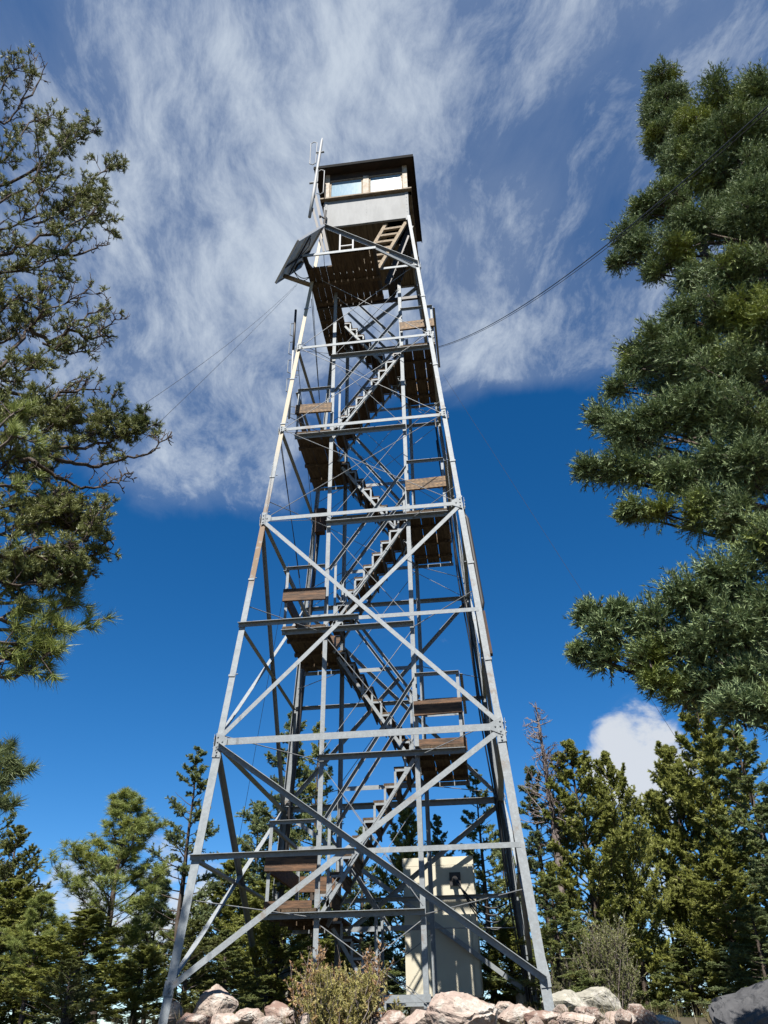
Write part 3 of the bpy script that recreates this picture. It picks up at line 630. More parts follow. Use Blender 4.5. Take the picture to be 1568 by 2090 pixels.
# ------------------------------------------------------------------ rocks
def rock_mesh(seed, sx, sy, sz, sharp=.5):
    rnd = random.Random(seed); bm = bmesh.new()
    for i in range(26):
        d = Vector((rnd.gauss(0, 1), rnd.gauss(0, 1), rnd.gauss(0, 1))).normalized() * rnd.uniform(.72, 1.08)
        bm.verts.new((d.x * sx, d.y * sy, d.z * sz))
    bmesh.ops.convex_hull(bm, input=bm.verts[:])
    for v in [v for v in bm.verts if not v.link_faces]: bm.verts.remove(v)
    bmesh.ops.bevel(bm, geom=bm.edges[:], offset=min(sx, sz) * (.06 + .1 * (1 - sharp)), segments=2, affect='EDGES', clamp_overlap=True)
    bmesh.ops.triangulate(bm, faces=bm.faces[:])
    for _ in range(3): bmesh.ops.subdivide_edges(bm, edges=[e for e in bm.edges if e.calc_length() > min(sx, sz) * .10], cuts=1, use_grid_fill=True); bmesh.ops.triangulate(bm, faces=bm.faces[:])
    from mathutils import noise
    off = Vector((seed * 3.1, seed * 1.7, 0)); bm.normal_update(); k = 2.6 / min(sx, sz)
    mv = [(v, v.normal * (noise.fractal(v.co * k * .35 + off, .8, 2.1, 5) * min(sx, sz) * .11) + v.normal * (noise.fractal(v.co * k * 1.6 + off, .7, 2.1, 4) * min(sx, sz) * .035)) for v in bm.verts]
    for v, d in mv: v.co += d
    me = bpy.data.meshes.new('rock'); bm.to_mesh(me); bm.free(); return me
ROCKS = [  # px, py of the middle, half width px, half height px, y of its middle, material, label, seed, sharpness
    (440, 2052, 42, 34, -1.9, 'rock', 'pale pointed pink rock standing right of the near left leg', 3, .8),
    (350, 2068, 24, 22, -1.7, 'rock', 'small pale rock tucked behind the foot of the near left leg', 4, .7),
    (590, 2040, 56, 50, 2.9, 'rock_grey', 'tall grey lichen rock slanting up behind the far left leg', 5, .7),
    (575, 2072, 34, 22, -2.6, 'rock_red', 'pinkish rock in front of the far left leg foot', 6, .6),
    (508, 2078, 30, 16, -2.7, 'rock', 'low pink stone between the pointed rock and the bush', 7, .7),
    (935, 2078, 76, 48, -3.6, 'rock', 'broad pink boulder lowest in front of the cream cabinet', 8, .75),
    (985, 2070, 28, 26, -3.1, 'rock_dark', 'dark cracked stone leaning on the right end of the broad pink boulder', 9, .9),
    (870, 2086, 42, 20, -3.4, 'rock', 'tan slab left of the broad pink boulder', 10, .9),
    (1078, 2040, 26, 34, 2.6, 'rock_grey', 'upright lichen rock seen behind the near right leg', 11, .6),
    (1150, 2060, 52, 34, .5, 'rock_grey', 'rounded pale lichen boulder right of the near right leg', 12, .3),
    (1210, 2058, 48, 36, .9, 'rock_grey', 'rounded lichen boulder farther right, before the grey bush', 13, .3),
    (1272, 2086, 36, 22, -2.9, 'rock', 'pale angular rock at the lower right beside the grey boulder', 14, .8),
    (1568, 2098, 112, 84, -6.6, 'rock_dark', 'large grey boulder coloured dark for tree shade in the bottom right corner', 38, .1),
    (1050, 2080, 40, 22, -2.9, 'rock', 'flat pink stone before the near right leg', 16, .7),
    (1110, 2084, 36, 16, -3.0, 'rock_red', 'brown pink stone at the foot of the near right leg', 17, .8),
    (1180, 2086, 44, 18, -3.1, 'rock', 'low pink stone between near right leg and the pale angular rock', 18, .7),
    (400, 2086, 36, 14, -2.9, 'rock_red', 'low dark red stone beneath the pale pointed rock', 19, .9),
    (462, 2086, 34, 14, -3.0, 'rock', 'flat pale stone beneath the pointed rock, nearer the bush', 20, .8),
    (640, 2084, 34, 16, -3.0, 'rock', 'half hidden stone under the left side of the tan bush', 21, .6),
    (800, 2082, 30, 18, -2.9, 'rock_red', 'grey pink stone just right of the tan bush', 22, .7),
    (1340, 2090, 44, 14, -3.2, 'rock', 'low tan stone right of the pale angular rock', 23, .7),
    (545, 2088, 30, 12, -3.4, 'rock', 'dark little stone left of the tan bush foot', 24, .9),
    (1030, 2060, 20, 18, -.6, 'rock', 'small stone behind the broad boulder near the cables', 25, .8),
]
for i, (px, py, a, b, y, m, lab, sd_, sh) in enumerate(ROCKS):
    c = at_y(px, py, y); k = np.linalg.norm(c - CAM) / FPX
    me = rock_mesh(sd_, a * k, max(a, b) * k * .8, b * k, sh); me.materials.append(MT[m])
    o = bpy.data.objects.new('boulder' if max(a, b) * k > .3 else 'rock', me); COL.objects.link(o); o.location = c
    tag(o, lab, 'rock', 'rocks around the tower foot')

def rubble():
    rnd = random.Random(77); me_ = [rock_mesh(200 + i, 1, .9, .75, .8) for i in range(6)]
    for i, m in enumerate(me_): m.materials.append(MT['rock_red' if i % 3 == 0 else 'rock'])
    for i in range(46):
        px = rnd.uniform(330, 1330); y = rnd.uniform(-3.5, -2.5); c = at_y(px, 2084, y); r = rnd.uniform(.05, .12)
        o = bpy.data.objects.new('stone', me_[i % 6]); COL.objects.link(o); o.location = (c[0], y, gz(c[0], y) + r * .5 + rnd.uniform(0, .06)); o.scale = (r, r, r); o.rotation_euler = (rnd.uniform(-.4, .4), rnd.uniform(-.4, .4), rnd.uniform(0, 6.2))
        tag(o, 'fist sized pinkish stone in the rubble strip along the bottom of the view', 'rock', 'small rubble stones')
rubble()

# ------------------------------------------------------------------ vegetation
class Veg:
    def __init__(s, seed): s.r = np.random.default_rng(seed); s.lv = []; s.wv = []; s.wf = []; s.nw = 0
    def seg(s, P0, P1, r0, r1):      # many straight three-sided twigs at once
        P0 = np.asarray(P0, float).reshape(-1, 3); P1 = np.asarray(P1, float).reshape(-1, 3); n = len(P0)
        r0 = np.broadcast_to(np.asarray(r0, float), (n,)); r1 = np.broadcast_to(np.asarray(r1, float), (n,))
        ax = P1 - P0; ax /= np.maximum(np.linalg.norm(ax, axis=1, keepdims=True), 1e-9)
        ref = np.where(np.abs(ax[:, 2:3]) < .9, np.array([[0, 0, 1.]]), np.array([[1., 0, 0]]))
        e1 = np.cross(ax, ref); e1 /= np.linalg.norm(e1, axis=1, keepdims=True); e2 = np.cross(ax, e1)
        vs = []
        for P, r in ((P0, r0), (P1, r1)):
            for k in range(3):
                a = 2 * math.pi * k / 3; vs.append(P + r[:, None] * (math.cos(a) * e1 + math.sin(a) * e2))
        v = np.stack(vs, 1).reshape(-1, 3); base = s.nw + 6 * np.arange(n)[:, None]
        f = np.concatenate([np.stack([base[:, 0] + a, base[:, 0] + b, base[:, 0] + c, base[:, 0] + d], 1) for a, b, c, d in ((0, 1, 4, 3), (1, 2, 5, 4), (2, 0, 3, 5))])
        s.wv.append(v); s.wf.append(f); s.nw += 6 * n
    def poly(s, pts, r0, r1):
        pts = np.asarray(pts, float); n = len(pts) - 1; rr = np.linspace(r0, r1, n + 1); s.seg(pts[:-1], pts[1:] + (pts[1:] - pts[:-1]) * .03, rr[:-1], rr[1:])
    def needles(s, P0, D, L, M, nl, nw, spread=.9, upb=.25, t0=0.0):
        P0 = np.asarray(P0, float).reshape(-1, 3); D = np.asarray(D, float).reshape(-1, 3); n = len(P0); L = np.broadcast_to(np.asarray(L, float), (n,))
        t = s.r.uniform(t0, 1, (n, M, 1)); B = P0[:, None] + D[:, None] * L[:, None, None] * t
        q = s.r.normal(size=(n, M, 3)); q[..., 2] += upb; q -= D[:, None] * (q * D[:, None]).sum(-1, keepdims=True); q /= np.linalg.norm(q, axis=-1, keepdims=True) + 1e-9
        sp = s.r.uniform(.45, 1.1, (n, M, 1)) * spread
        d = D[:, None] * np.cos(sp) + q * np.sin(sp); ln = nl * s.r.uniform(.7, 1.25, (n, M, 1))
        sd = np.cross(d, s.r.normal(size=(n, M, 3))); sd /= np.linalg.norm(sd, axis=-1, keepdims=True) + 1e-9; sd = sd * nw * .5
        s.lv.append(np.stack([B - sd, B + sd, B + d * ln + sd * .25], 2).reshape(-1, 3).astype(np.float32))
    @staticmethod
    def mesh(name, v, f, k, mat, smooth=False):
        me = bpy.data.meshes.new(name); n = len(v); me.vertices.add(n); me.vertices.foreach_set('co', np.ascontiguousarray(v, np.float32).ravel())
        nf = len(f); me.loops.add(nf * k); me.loops.foreach_set('vertex_index', np.ascontiguousarray(f, np.int32).ravel())
        me.polygons.add(nf); me.polygons.foreach_set('loop_start', np.arange(0, nf * k, k, dtype=np.int32))
        if smooth: me.polygons.foreach_set('use_smooth', np.ones(nf, bool))
        me.update(calc_edges=True); me.materials.append(MT[mat]); return me
    def meshes(s, leaf, bark, org=(0, 0, 0)):
        o = np.array(org); c = w = None
        if s.lv: v = np.concatenate(s.lv) - o; c = s.mesh('crown', v, np.arange(len(v)).reshape(-1, 3), 3, leaf)
        if s.wv: v = np.concatenate(s.wv) - o; w = s.mesh('trunk', v, np.concatenate(s.wf), 4, bark)
        return c, w
def plant(name, label, cat, c, w, loc, scale=(1, 1, 1), rz=0, group=None, parts=('crown', 'trunk')):
    r = thing(name, label, cat, loc, group); r.scale = scale; r.rotation_euler = (0, 0, rz)
    for nm, me in zip(parts, (c, w)):
        if me is None: continue
        o = bpy.data.objects.new(nm, me); COL.objects.link(o); o.parent = r
    return r

def conifer(seed, H=6.0, R=1.0, base=.08, nb=70, kind='fir', dens=1.0, droop=-.1, bare=.0, lead=1.0):
    """one free-standing conifer of height H and crown radius R, roots at the origin"""
    g = Veg(seed); r = g.r; z = np.linspace(0, H, 12); wob = np.cumsum(r.normal(0, .012 * H / 6, (12, 2)), 0)
    trunk = np.column_stack([wob[:, 0], wob[:, 1], z]); g.poly(trunk, .018 * H, .006)
    SH0 = []; SHD = []; SHL = []
    hs = base + (1 - base) * (np.arange(nb) + r.uniform(0, 1, nb)) / nb
    for i, h in enumerate(hs):
        a = i * 2.399 + r.normal(0, .4); zz = h * H; o = np.array([np.interp(zz, z, trunk[:, 0]), np.interp(zz, z, trunk[:, 1]), zz])
        prof = (1 - h) ** .75 * (.55 + .45 * min(1, (h - base) / .2 + .3)) + .05 if kind == 'fir' else (1 - h ** 2.2) * (.5 + .5 * min(1, (h - base) / .3)) + .06
        L = R * prof * r.choice([r.uniform(.5, .8), r.uniform(.8, 1.2)], p=[.35, .65])
        up = (.10 + .9 * h ** 2 + droop) if kind == 'fir' else (.35 + .8 * h)
        d = N([math.cos(a), math.sin(a), up]); n = 6; ts = np.linspace(0, 1, n + 1)
        curl = (.18 if kind == 'fir' else .25) * L
        P = o + d * L * ts[:, None] + np.array([0, 0, 1]) * curl * (ts ** 2)[:, None] + np.cumsum(r.normal(0, .02 * L, (n + 1, 3)), 0) * ts[:, None]
        g.poly(P, .010 + .012 * L, .004)
        if r.uniform() < bare * (1.2 - h): continue
        ns = int((10 + 22 * L) * dens)
        t = r.uniform(.22, 1.0, ns) ** .8; idx = np.minimum((t * n).astype(int), n - 1); fr = t * n - idx
        B = P[idx] + (P[idx + 1] - P[idx]) * fr[:, None]; ax = P[idx + 1] - P[idx]; ax /= np.linalg.norm(ax, axis=1, keepdims=True)
        side = np.cross(ax, [0, 0, 1]); side /= np.linalg.norm(side, axis=1, keepdims=True) + 1e-9
        sg = r.choice([-1, 1], ns)[:, None]; D = ax * r.uniform(.4, 1.0, (ns, 1)) + side * sg * r.uniform(.2, 1.0, (ns, 1)) + np.array([0, 0, 1]) * r.normal(.10 if kind == 'fir' else .45, .28, (ns, 1))
        D /= np.linalg.norm(D, axis=1, keepdims=True); SL = L * r.uniform(.14, .36, ns) * (1.15 - .55 * t) + .05
        g.seg(B, B + D * SL[:, None], .006, .003); SH0.append(B); SHD.append(D); SHL.append(SL)
        # second order sprays
        for q in range(2):
            tt = r.uniform(.3, .95, (ns, 1)); B2 = B + D * SL[:, None] * tt; D2 = D * .6 + r.normal(0, .55, (ns, 3)); D2[:, 2] += .1; D2 /= np.linalg.norm(D2, axis=1, keepdims=True)
            SH0.append(B2); SHD.append(D2); SHL.append(SL * .5)
    top = trunk[-1]; SH0.append(np.repeat(top[None] - [0, 0, .25 * lead], 8, 0)); SHD.append(np.array([N([.25 * math.cos(k), .25 * math.sin(k), 1]) for k in range(8)])); SHL.append(np.full(8, .3 * lead))
    P0 = np.concatenate(SH0); D = np.concatenate(SHD); L = np.concatenate(SHL)
    if kind == 'pine':
        tips = P0 + D * L[:, None]; g.needles(tips - D * .05, D, .09, 26, .135, .011, 1.15, .3)
    elif kind == 'juniper': g.needles(P0, D, L, 30, .055, .020, .8, .35)
    else: g.needles(P0, D, L, 26, .050, .018, .95, .2)
    return g
VAR = {}
def variant(key, leaf, bark, **kw):
    g = conifer(**kw); VAR[key] = (*g.meshes(leaf, bark), kw['H'], kw['R'])
variant('fir1', 'fir_dark', 'bark', seed=1, H=7, R=1.35, nb=76, kind='fir', dens=1.1, bare=.08)
variant('fir2', 'fir_green', 'bark', seed=2, H=7, R=1.3, nb=72, kind='fir', dens=1.05, droop=-.15, bare=.08)
variant('open', 'fir_dark', 'bark', seed=3, H=7, R=1.3, nb=60, kind='fir', dens=.8, bare=.35, base=.2)
variant('jun1', 'juniper', 'bark', seed=4, H=6, R=1.3, nb=74, kind='juniper', dens=1.1, base=.05)
variant('jun2', 'juniper', 'bark', seed=5, H=6, R=1.2, nb=64, kind='juniper', dens=1.05, base=.1, bare=.06)
variant('pine', 'pine', 'bark', seed=6, H=6, R=1.5, nb=44, kind='pine', dens=.62, base=.22)
variant('lite', 'olive', 'bark_pale', seed=7, H=6, R=1.25, nb=75, kind='juniper', dens=.8, bare=.25, base=.05)
FOREST = 'trees behind the tower'
# top px, top py, distance over the ground, crown half width px, variant, turn, label
TREES = [
    (265, 1622, 14.0, 118, 'pine', .4, 'young bright pine with tufted needles standing alone left of the tower'),
    (100, 1830, 13.0, 70, 'pine', 2.0, 'small dark pine left of the young bright pine'),
    (330, 1800, 17.0, 70, 'pine', 3.0, 'pine half hidden between the bright pine and the near left leg'),
    (405, 1532, 16.5, 82, 'open', .9, 'open crowned dark fir behind the near left leg'),
    (470, 1760, 19.0, 80, 'jun2', 1.9, 'yellow green tree low behind the left side of the tower'),
    (602, 1462, 20.0, 100, 'fir1', 2.2, 'dark fir with the highest top seen through the left of the tower'),
    (648, 1478, 19.0, 70, 'fir2', .2, 'green fir whose top pokes up beside the front left stair post'),
    (530, 1640, 21.0, 75, 'fir1', 4.2, 'dark fir between the left legs of the tower'),
    (575, 1790, 15.5, 90, 'jun1', .7, 'bushy olive juniper under the first landing'),
    (735, 1690, 22.0, 75, 'fir2', 1.2, 'green fir behind the middle of the stairs'),
    (828, 1640, 20.0, 64, 'jun2', 3.3, 'brownish green tree behind the right stair posts'),
    (890, 1668, 22.0, 60, 'fir1', 5.0, 'dark fir behind the cream cabinet'),
    (975, 1575, 19.0, 70, 'fir2', 4.0, 'pointed fir between the cabinet and the right legs'),
    (1022, 1700, 21.0, 60, 'open', 5.4, 'thin dark fir just inside the right legs'),
    (1085, 1570, 18.0, 85, 'fir1', 1.5, 'dark full fir right behind the silver snag'),
    (1165, 1520, 17.0, 85, 'jun2', 5.1, 'broad green tree with a rounded top right of the snag'),
    (1232, 1545, 17.8, 66, 'jun1', 2.6, 'olive tree with a rounded top, left of the white cloud'),
    (1252, 1720, 16.0, 55, 'lite', 2.0, 'sparse grey green tree under the rounded olive top'),
    (1318, 1640, 15.5, 45, 'open', .3, 'thin leaning fir with gaps of sky around its trunk'),
    (1345, 1525, 14.5, 85, 'jun1', 4.4, 'tall olive juniper right of the white cloud'),
    (1412, 1425, 14.0, 100, 'jun2', 1.1, 'tallest olive juniper rising below the big fir boughs'),
    (1500, 1470, 13.0, 110, 'fir2', 3.7, 'wide green fir at the right edge under the boughs'),
    (1575, 1600, 11.5, 110, 'fir1', .8, 'dark fir cut by the right edge of the picture'),
    (1450, 1760, 12.0, 85, 'jun1', 2.9, 'low yellow green juniper above the dark corner boulder'),
    (10, 1600, 11.0, 62, 'open', 2.4, 'dark slim fir at the left edge'),
    (48, 1690, 10.0, 80, 'lite', .5, 'pale olive juniper at the lower left edge'),
    (20, 1800, 9.2, 90, 'jun1', 4.0, 'bushy yellow juniper in the lower left corner'),
    (180, 1860, 12.5, 100, 'jun2', 1.6, 'low bushy juniper at the foot of the young bright pine'),
    (640, 1860, 18.0, 90, 'fir2', 3.0, 'low green fir behind the tan bush'),
    (1120, 1790, 15.0, 90, 'fir2', 2.1, 'low spreading fir right of the near right leg'),
    (390, 1880, 13.5, 80, 'lite', 2.7, 'low twiggy juniper beyond the pointed rock'),
    (760, 1850, 16.0, 80, 'fir1', 1.7, 'low dark fir behind the foot of the stairs'),
    (60, 1930, 11.0, 90, 'jun2', 3.1, 'low juniper mound at the bottom left, in front of the dark pines'),
    (290, 1930, 12.0, 70, 'jun1', 5.2, 'low olive juniper just left of the near left leg'),
    (150, 1960, 10.5, 60, 'lite', 1.2, 'small pale juniper at the bottom left under the bright pine'),
    (470, 1900, 14.0, 80, 'fir2', 4.6, 'low green fir between the left legs, above the rocks'),
    (690, 1890, 15.0, 70, 'jun2', .9, 'low juniper directly behind the russet stems'),
    (860, 1800, 17.0, 70, 'fir2', 2.6, 'green fir hidden mostly behind the cream cabinet'),
    (1040, 1880, 14.0, 70, 'jun1', 1.4, 'low olive juniper between cabinet and right legs'),
    (1180, 1900, 13.0, 80, 'fir2', .6, 'low fir behind the wispy grey green bush'),
    (1290, 1900, 13.5, 60, 'lite', 4.4, 'small twiggy juniper in the gap right of the wispy bush'),
    (1390, 1900, 12.0, 80, 'fir2', 5.1, 'low green fir left of the dark corner boulder'),
    (1530, 1850, 10.5, 90, 'fir1', 2.2, 'low dark fir behind the dark corner boulder'),
]
NAMES = {'fir1': 'fir_tree', 'fir2': 'fir_tree', 'open': 'fir_tree', 'jun1': 'juniper_tree', 'jun2': 'juniper_tree', 'pine': 'pine_tree', 'lite': 'juniper_tree'}
for px, py, D, hwp, key, rz, lab in TREES:
    D += 5.5 if px > 1240 else 5.0 if px < 70 else 0
    if py >= 1850 and px > 1000: D += 4.0 if px < 1240 else 0
    t = at_h(px, py, D); z0 = gz(t[0], t[1]) - .1; c, w, H, R = VAR[key]
    sz = (t[2] - z0) / H; sr = hwp * (1.3 if key[:3] == 'jun' else 1.12) / FPX * np.linalg.norm(t - CAM) / (R * .92)
    plant(NAMES[key], lab, 'tree', c, w, (t[0], t[1], z0), (sr, sr, sz), rz, FOREST)

def snag():
    g = Veg(40); r = g.r; t = at_h(1095, 1443, 17.2); z0 = gz(t[0], t[1]); H = t[2] - z0
    pts = np.array([[0, 0, 0], [.05, 0, H * .5], [.02, 0, H * .8], [0, 0, H]]); g.poly(pts, .12, .012)
    for i in range(85):
        h = r.uniform(.45, 1) ** .8; o = np.array([np.interp(h * H, pts[:, 2], pts[:, 0]), 0, h * H]); a = r.uniform(0, 6.28); L = (1.05 - h) * 1.9 * r.uniform(.5, 1.1) + .12
        d = N([math.cos(a), math.sin(a), r.uniform(.0, .7)]); P = [o]
        for k in range(5): d = N(d + r.normal(0, .25, 3) + [0, 0, .08]); P.append(P[-1] + d * L / 5)
        P = np.array(P); g.poly(P, .016, .004); m = 16; i0 = r.integers(1, 5, m); B = P[i0] + (P[i0 + 1] - P[i0]) * r.uniform(0, 1, (m, 1)); D = N(P[-1] - P[0]) * .5 + r.normal(0, .6, (m, 3)); D /= np.linalg.norm(D, axis=1, keepdims=True)
        g.seg(B, B + D * (L * r.uniform(.10, .3, m))[:, None], .005, .0025)
    c, w = g.meshes('fir_dark', 'dead'); o = bpy.data.objects.new('dead_snag', w); COL.objects.link(o); o.location = (t[0], t[1], z0)
    tag(o, 'bare silver dead tree with twiggy top right of the tower', 'dead tree', FOREST)
snag()

# ---- the big fir on the right, built bough by bough
def pad_tree(name, label, pads, trunk, leaf, bark, seed, shoot, M, nl, nw, per, upb=.4):
    g = Veg(seed); r = g.r; trunk = np.asarray(trunk, float); g.poly(trunk, .17, .03)
    tz = trunk[:, 2]
    for (px, py, a, b, D) in pads:
        if D is None: c, ra, rb = np.array(px), a, b
        else: c = at_h(px, py, D); k = np.linalg.norm(c - CAM) / FPX; ra, rb = a * k, b * k
        zz = min(max(c[2] - .35 * rb - .25 * math.hypot(c[0] - trunk[0, 0], c[1] - trunk[0, 1]), tz[0]), tz[-1])
        o = np.array([np.interp(zz, tz, trunk[:, 0]), np.interp(zz, tz, trunk[:, 1]), zz]); out = c - o; out[2] = 0; out = N(out)
        mid = (o + c) / 2 + np.array([0, 0, -.12]); ts = np.linspace(0, 1, 8)[:, None]
        P = (1 - ts) ** 2 * o + 2 * ts * (1 - ts) * mid + ts ** 2 * (c - np.array([0, 0, .3 * rb])); g.poly(P, .035, .010)
        nc = max(5, int(per * ra * rb / .020)); cr = min(.17, .60 * min(ra, rb) + .05)
        v = r.normal(size=(nc, 3)); v /= np.linalg.norm(v, axis=1, keepdims=True); v *= r.uniform(.1, 1, (nc, 1)) ** .45
        dep = np.cross(RT, [0, 0, 1])
        off = v[:, :1] * RT * max(ra - cr * .75, .02) + v[:, 1:2] * np.array([0, 0, 1.]) * max(rb - cr * .75, .02) + v[:, 2:3] * dep * (ra + rb) * .42
        C = c + off; Cd = out * .7 + off / (np.linalg.norm(off, axis=1, keepdims=True) + 1e-6) * .6 + r.normal(0, .3, (nc, 3)); Cd[:, 2] += .30; Cd /= np.linalg.norm(Cd, axis=1, keepdims=True)
        g.seg(C - Cd * cr * 1.4 - [0, 0, .02], C, .008, .005)
        ns = 26; B = np.repeat(C - Cd * cr * .55, ns, 0); A = np.repeat(Cd, ns, 0); m = len(B)
        D = A * .75 + r.normal(0, .62, (m, 3)); D[:, 2] += .12; D /= np.linalg.norm(D, axis=1, keepdims=True)
        L = cr * r.uniform(.75, 1.45, m); q = r.uniform(.1, .55, (m, 1)); B = B + D * L[:, None] * q * .5
        pk = r.uniform(size=m) < .3; g.seg(B[pk], (B + D * L[:, None] * .8)[pk], .004, .002)
        g.needles(B, D, L, M, nl, nw, .85, .35, .15)
        nb = 64; m2 = nc * nb; an = r.uniform(0, 2 * math.pi, m2); ra_ = cr * .85 * np.sqrt(r.uniform(0, 1, m2))     # dense leaf plate added under each clump to block light and darken it
        U = np.repeat(C - Cd * cr * .25, nb, 0) + np.column_stack([ra_ * np.cos(an), ra_ * np.sin(an), -.30 * cr + .5 * ra_ + r.normal(0, .02, m2)])
        a2 = r.uniform(0, 2 * math.pi, m2); H_ = np.column_stack([np.cos(a2), np.sin(a2), r.normal(0, .35, m2)]); S_ = np.column_stack([-np.sin(a2), np.cos(a2), r.normal(0, .35, m2)])
        g.lv.append(np.stack([U - S_ * .009, U + S_ * .009, U + H_ * .055], 1).reshape(-1, 3).astype(np.float32))
    org = trunk[0]; c, w = g.meshes(leaf, bark, org)
    return plant(name, label, 'tree', c, w, tuple(org))
def big_fir():
    b = at_h(1490, 350, 7.6); top = at_h(1478, 185, 7.6); tr = [(b[0], b[1], gz(b[0], b[1]) - .1), (b[0] + .03, b[1], 4), (b[0], b[1], 8), (top[0], top[1], top[2])]
    P = []
    up = [(1475, 195, 62, 38), (1545, 190, 42, 45), (1415, 265, 52, 50), (1500, 280, 80, 60), (1440, 345, 72, 60), (1545, 370, 60, 72), (1500, 450, 75, 60), (1390, 330, 34, 45)]
    P += [(x, y, a, c, 7.5) for x, y, a, c in up]
    P += [(x, y, a, c, 7.0) for x, y, a, c in [(1310, 430, 46, 32), (1278, 485, 38, 36), (1350, 415, 60, 36), (1400, 455, 62, 46), (1258, 535, 26, 18), (1300, 510, 45, 30), (1365, 520, 62, 46), (1330, 555, 26, 22), (1410, 565, 44, 34), (1530, 430, 55, 80)]]
    P += [(x, y, a, c, 6.6) for x, y, a, c in [(1500, 555, 76, 48), (1480, 630, 92, 52), (1552, 650, 58, 62), (1340, 692, 52, 40), (1292, 742, 42, 33), (1400, 725, 90, 60), (1480, 765, 90, 70), (1262, 790, 34, 30), (1380, 640, 46, 34)]]
    P += [(x, y, a, c, 6.2) for x, y, a, c in [(1222, 850, 32, 36), (1272, 880, 60, 45), (1342, 860, 70, 58), (1425, 835, 80, 60), (1510, 850, 80, 72), (1196, 958, 30, 24), (1240, 955, 50, 36), (1302, 955, 70, 40), (1382, 975, 56, 46), (1510, 960, 64, 80), (1282, 1042, 40, 22), (1340, 1038, 50, 28), (1425, 1040, 66, 46), (1500, 1060, 70, 56), (1450, 940, 60, 50)]]
    P += [(x, y, a, c, 5.4) for x, y, a, c in [(1200, 1250, 28, 24), (1262, 1246, 30, 18), (1238, 1292, 56, 34), (1325, 1265, 66, 42), (1402, 1218, 68, 52), (1480, 1180, 78, 56), (1552, 1120, 46, 76), (1182, 1332, 26, 10), (1232, 1340, 46, 30), (1300, 1340, 80, 44), (1392, 1320, 88, 56), (1480, 1290, 90, 66), (1552, 1240, 56, 86), (1395, 1402, 64, 34), (1450, 1392, 60, 34), (1522, 1382, 66, 46), (1340, 1390, 40, 18)]]
    P += [(x, y, a, c, 5.0) for x, y, a, c in [(1500, 1440, 56, 28), (1552, 1455, 46, 40)]]
    for yy in range(290, 1460, 85):
        for xx in (1330, 1420, 1510, 1600):
            lim = 1420 if yy < 400 else 1430 if yy < 650 else 1320 if yy < 980 else 1540 if yy < 1190 else 1400
            if xx > lim: P.append((xx + 25 * math.sin(yy * 1.3 + xx), yy + 20 * math.sin(xx + yy * .7), 62, 46, 8.0 if yy < 900 else 7.2))
    for i, zz in enumerate(np.arange(2.6, 10.2, .8)):      # unseen sunward boughs of the fir, added to shade the visible ones
        for j, an in enumerate((-145, -128, -110, -85, -60, -35, -10, 20)):
            rr_ = (3.0 - .17 * zz) * (1 + .15 * math.sin(i * 2.3 + j)); p = (b[0] + rr_ * math.cos(math.radians(an + 9 * i)), b[1] + rr_ * math.sin(math.radians(an + 9 * i)), zz)
            d = np.array(p) - CAM; f = d @ FW
            if IW / 2 + FPX * (d @ RT) / f > 1690: P.append((p, 0, .55, .30, None))
    pad_tree('fir_tree', 'huge blue green fir whose boughs fill the right edge of the picture', P, tr, 'fir_blue', 'bark', 21, .15, 26, .040, .0080, 2.9)
    b = at_h(1340, 270, 8.6); top = at_h(1350, 150, 8.6); tr = [(b[0], b[1], gz(b[0], b[1]) - .1), (b[0], b[1], 6), (b[0], b[1], 10), (top[0], top[1], top[2])]
    pad_tree('fir_tree', 'narrow fir spire left of and behind the huge right fir', [(x, y, a, c, 8.6) for x, y, a, c in [(1350, 165, 34, 26), (1335, 215, 30, 36), (1342, 285, 30, 44), (1388, 195, 30, 32), (1335, 240, 26, 40), (1360, 330, 22, 40), (1375, 250, 26, 40), (1365, 400, 30, 40)]], tr, 'fir_blue', 'bark', 22, .15, 26, .044, .0095, 2.9)
big_fir()

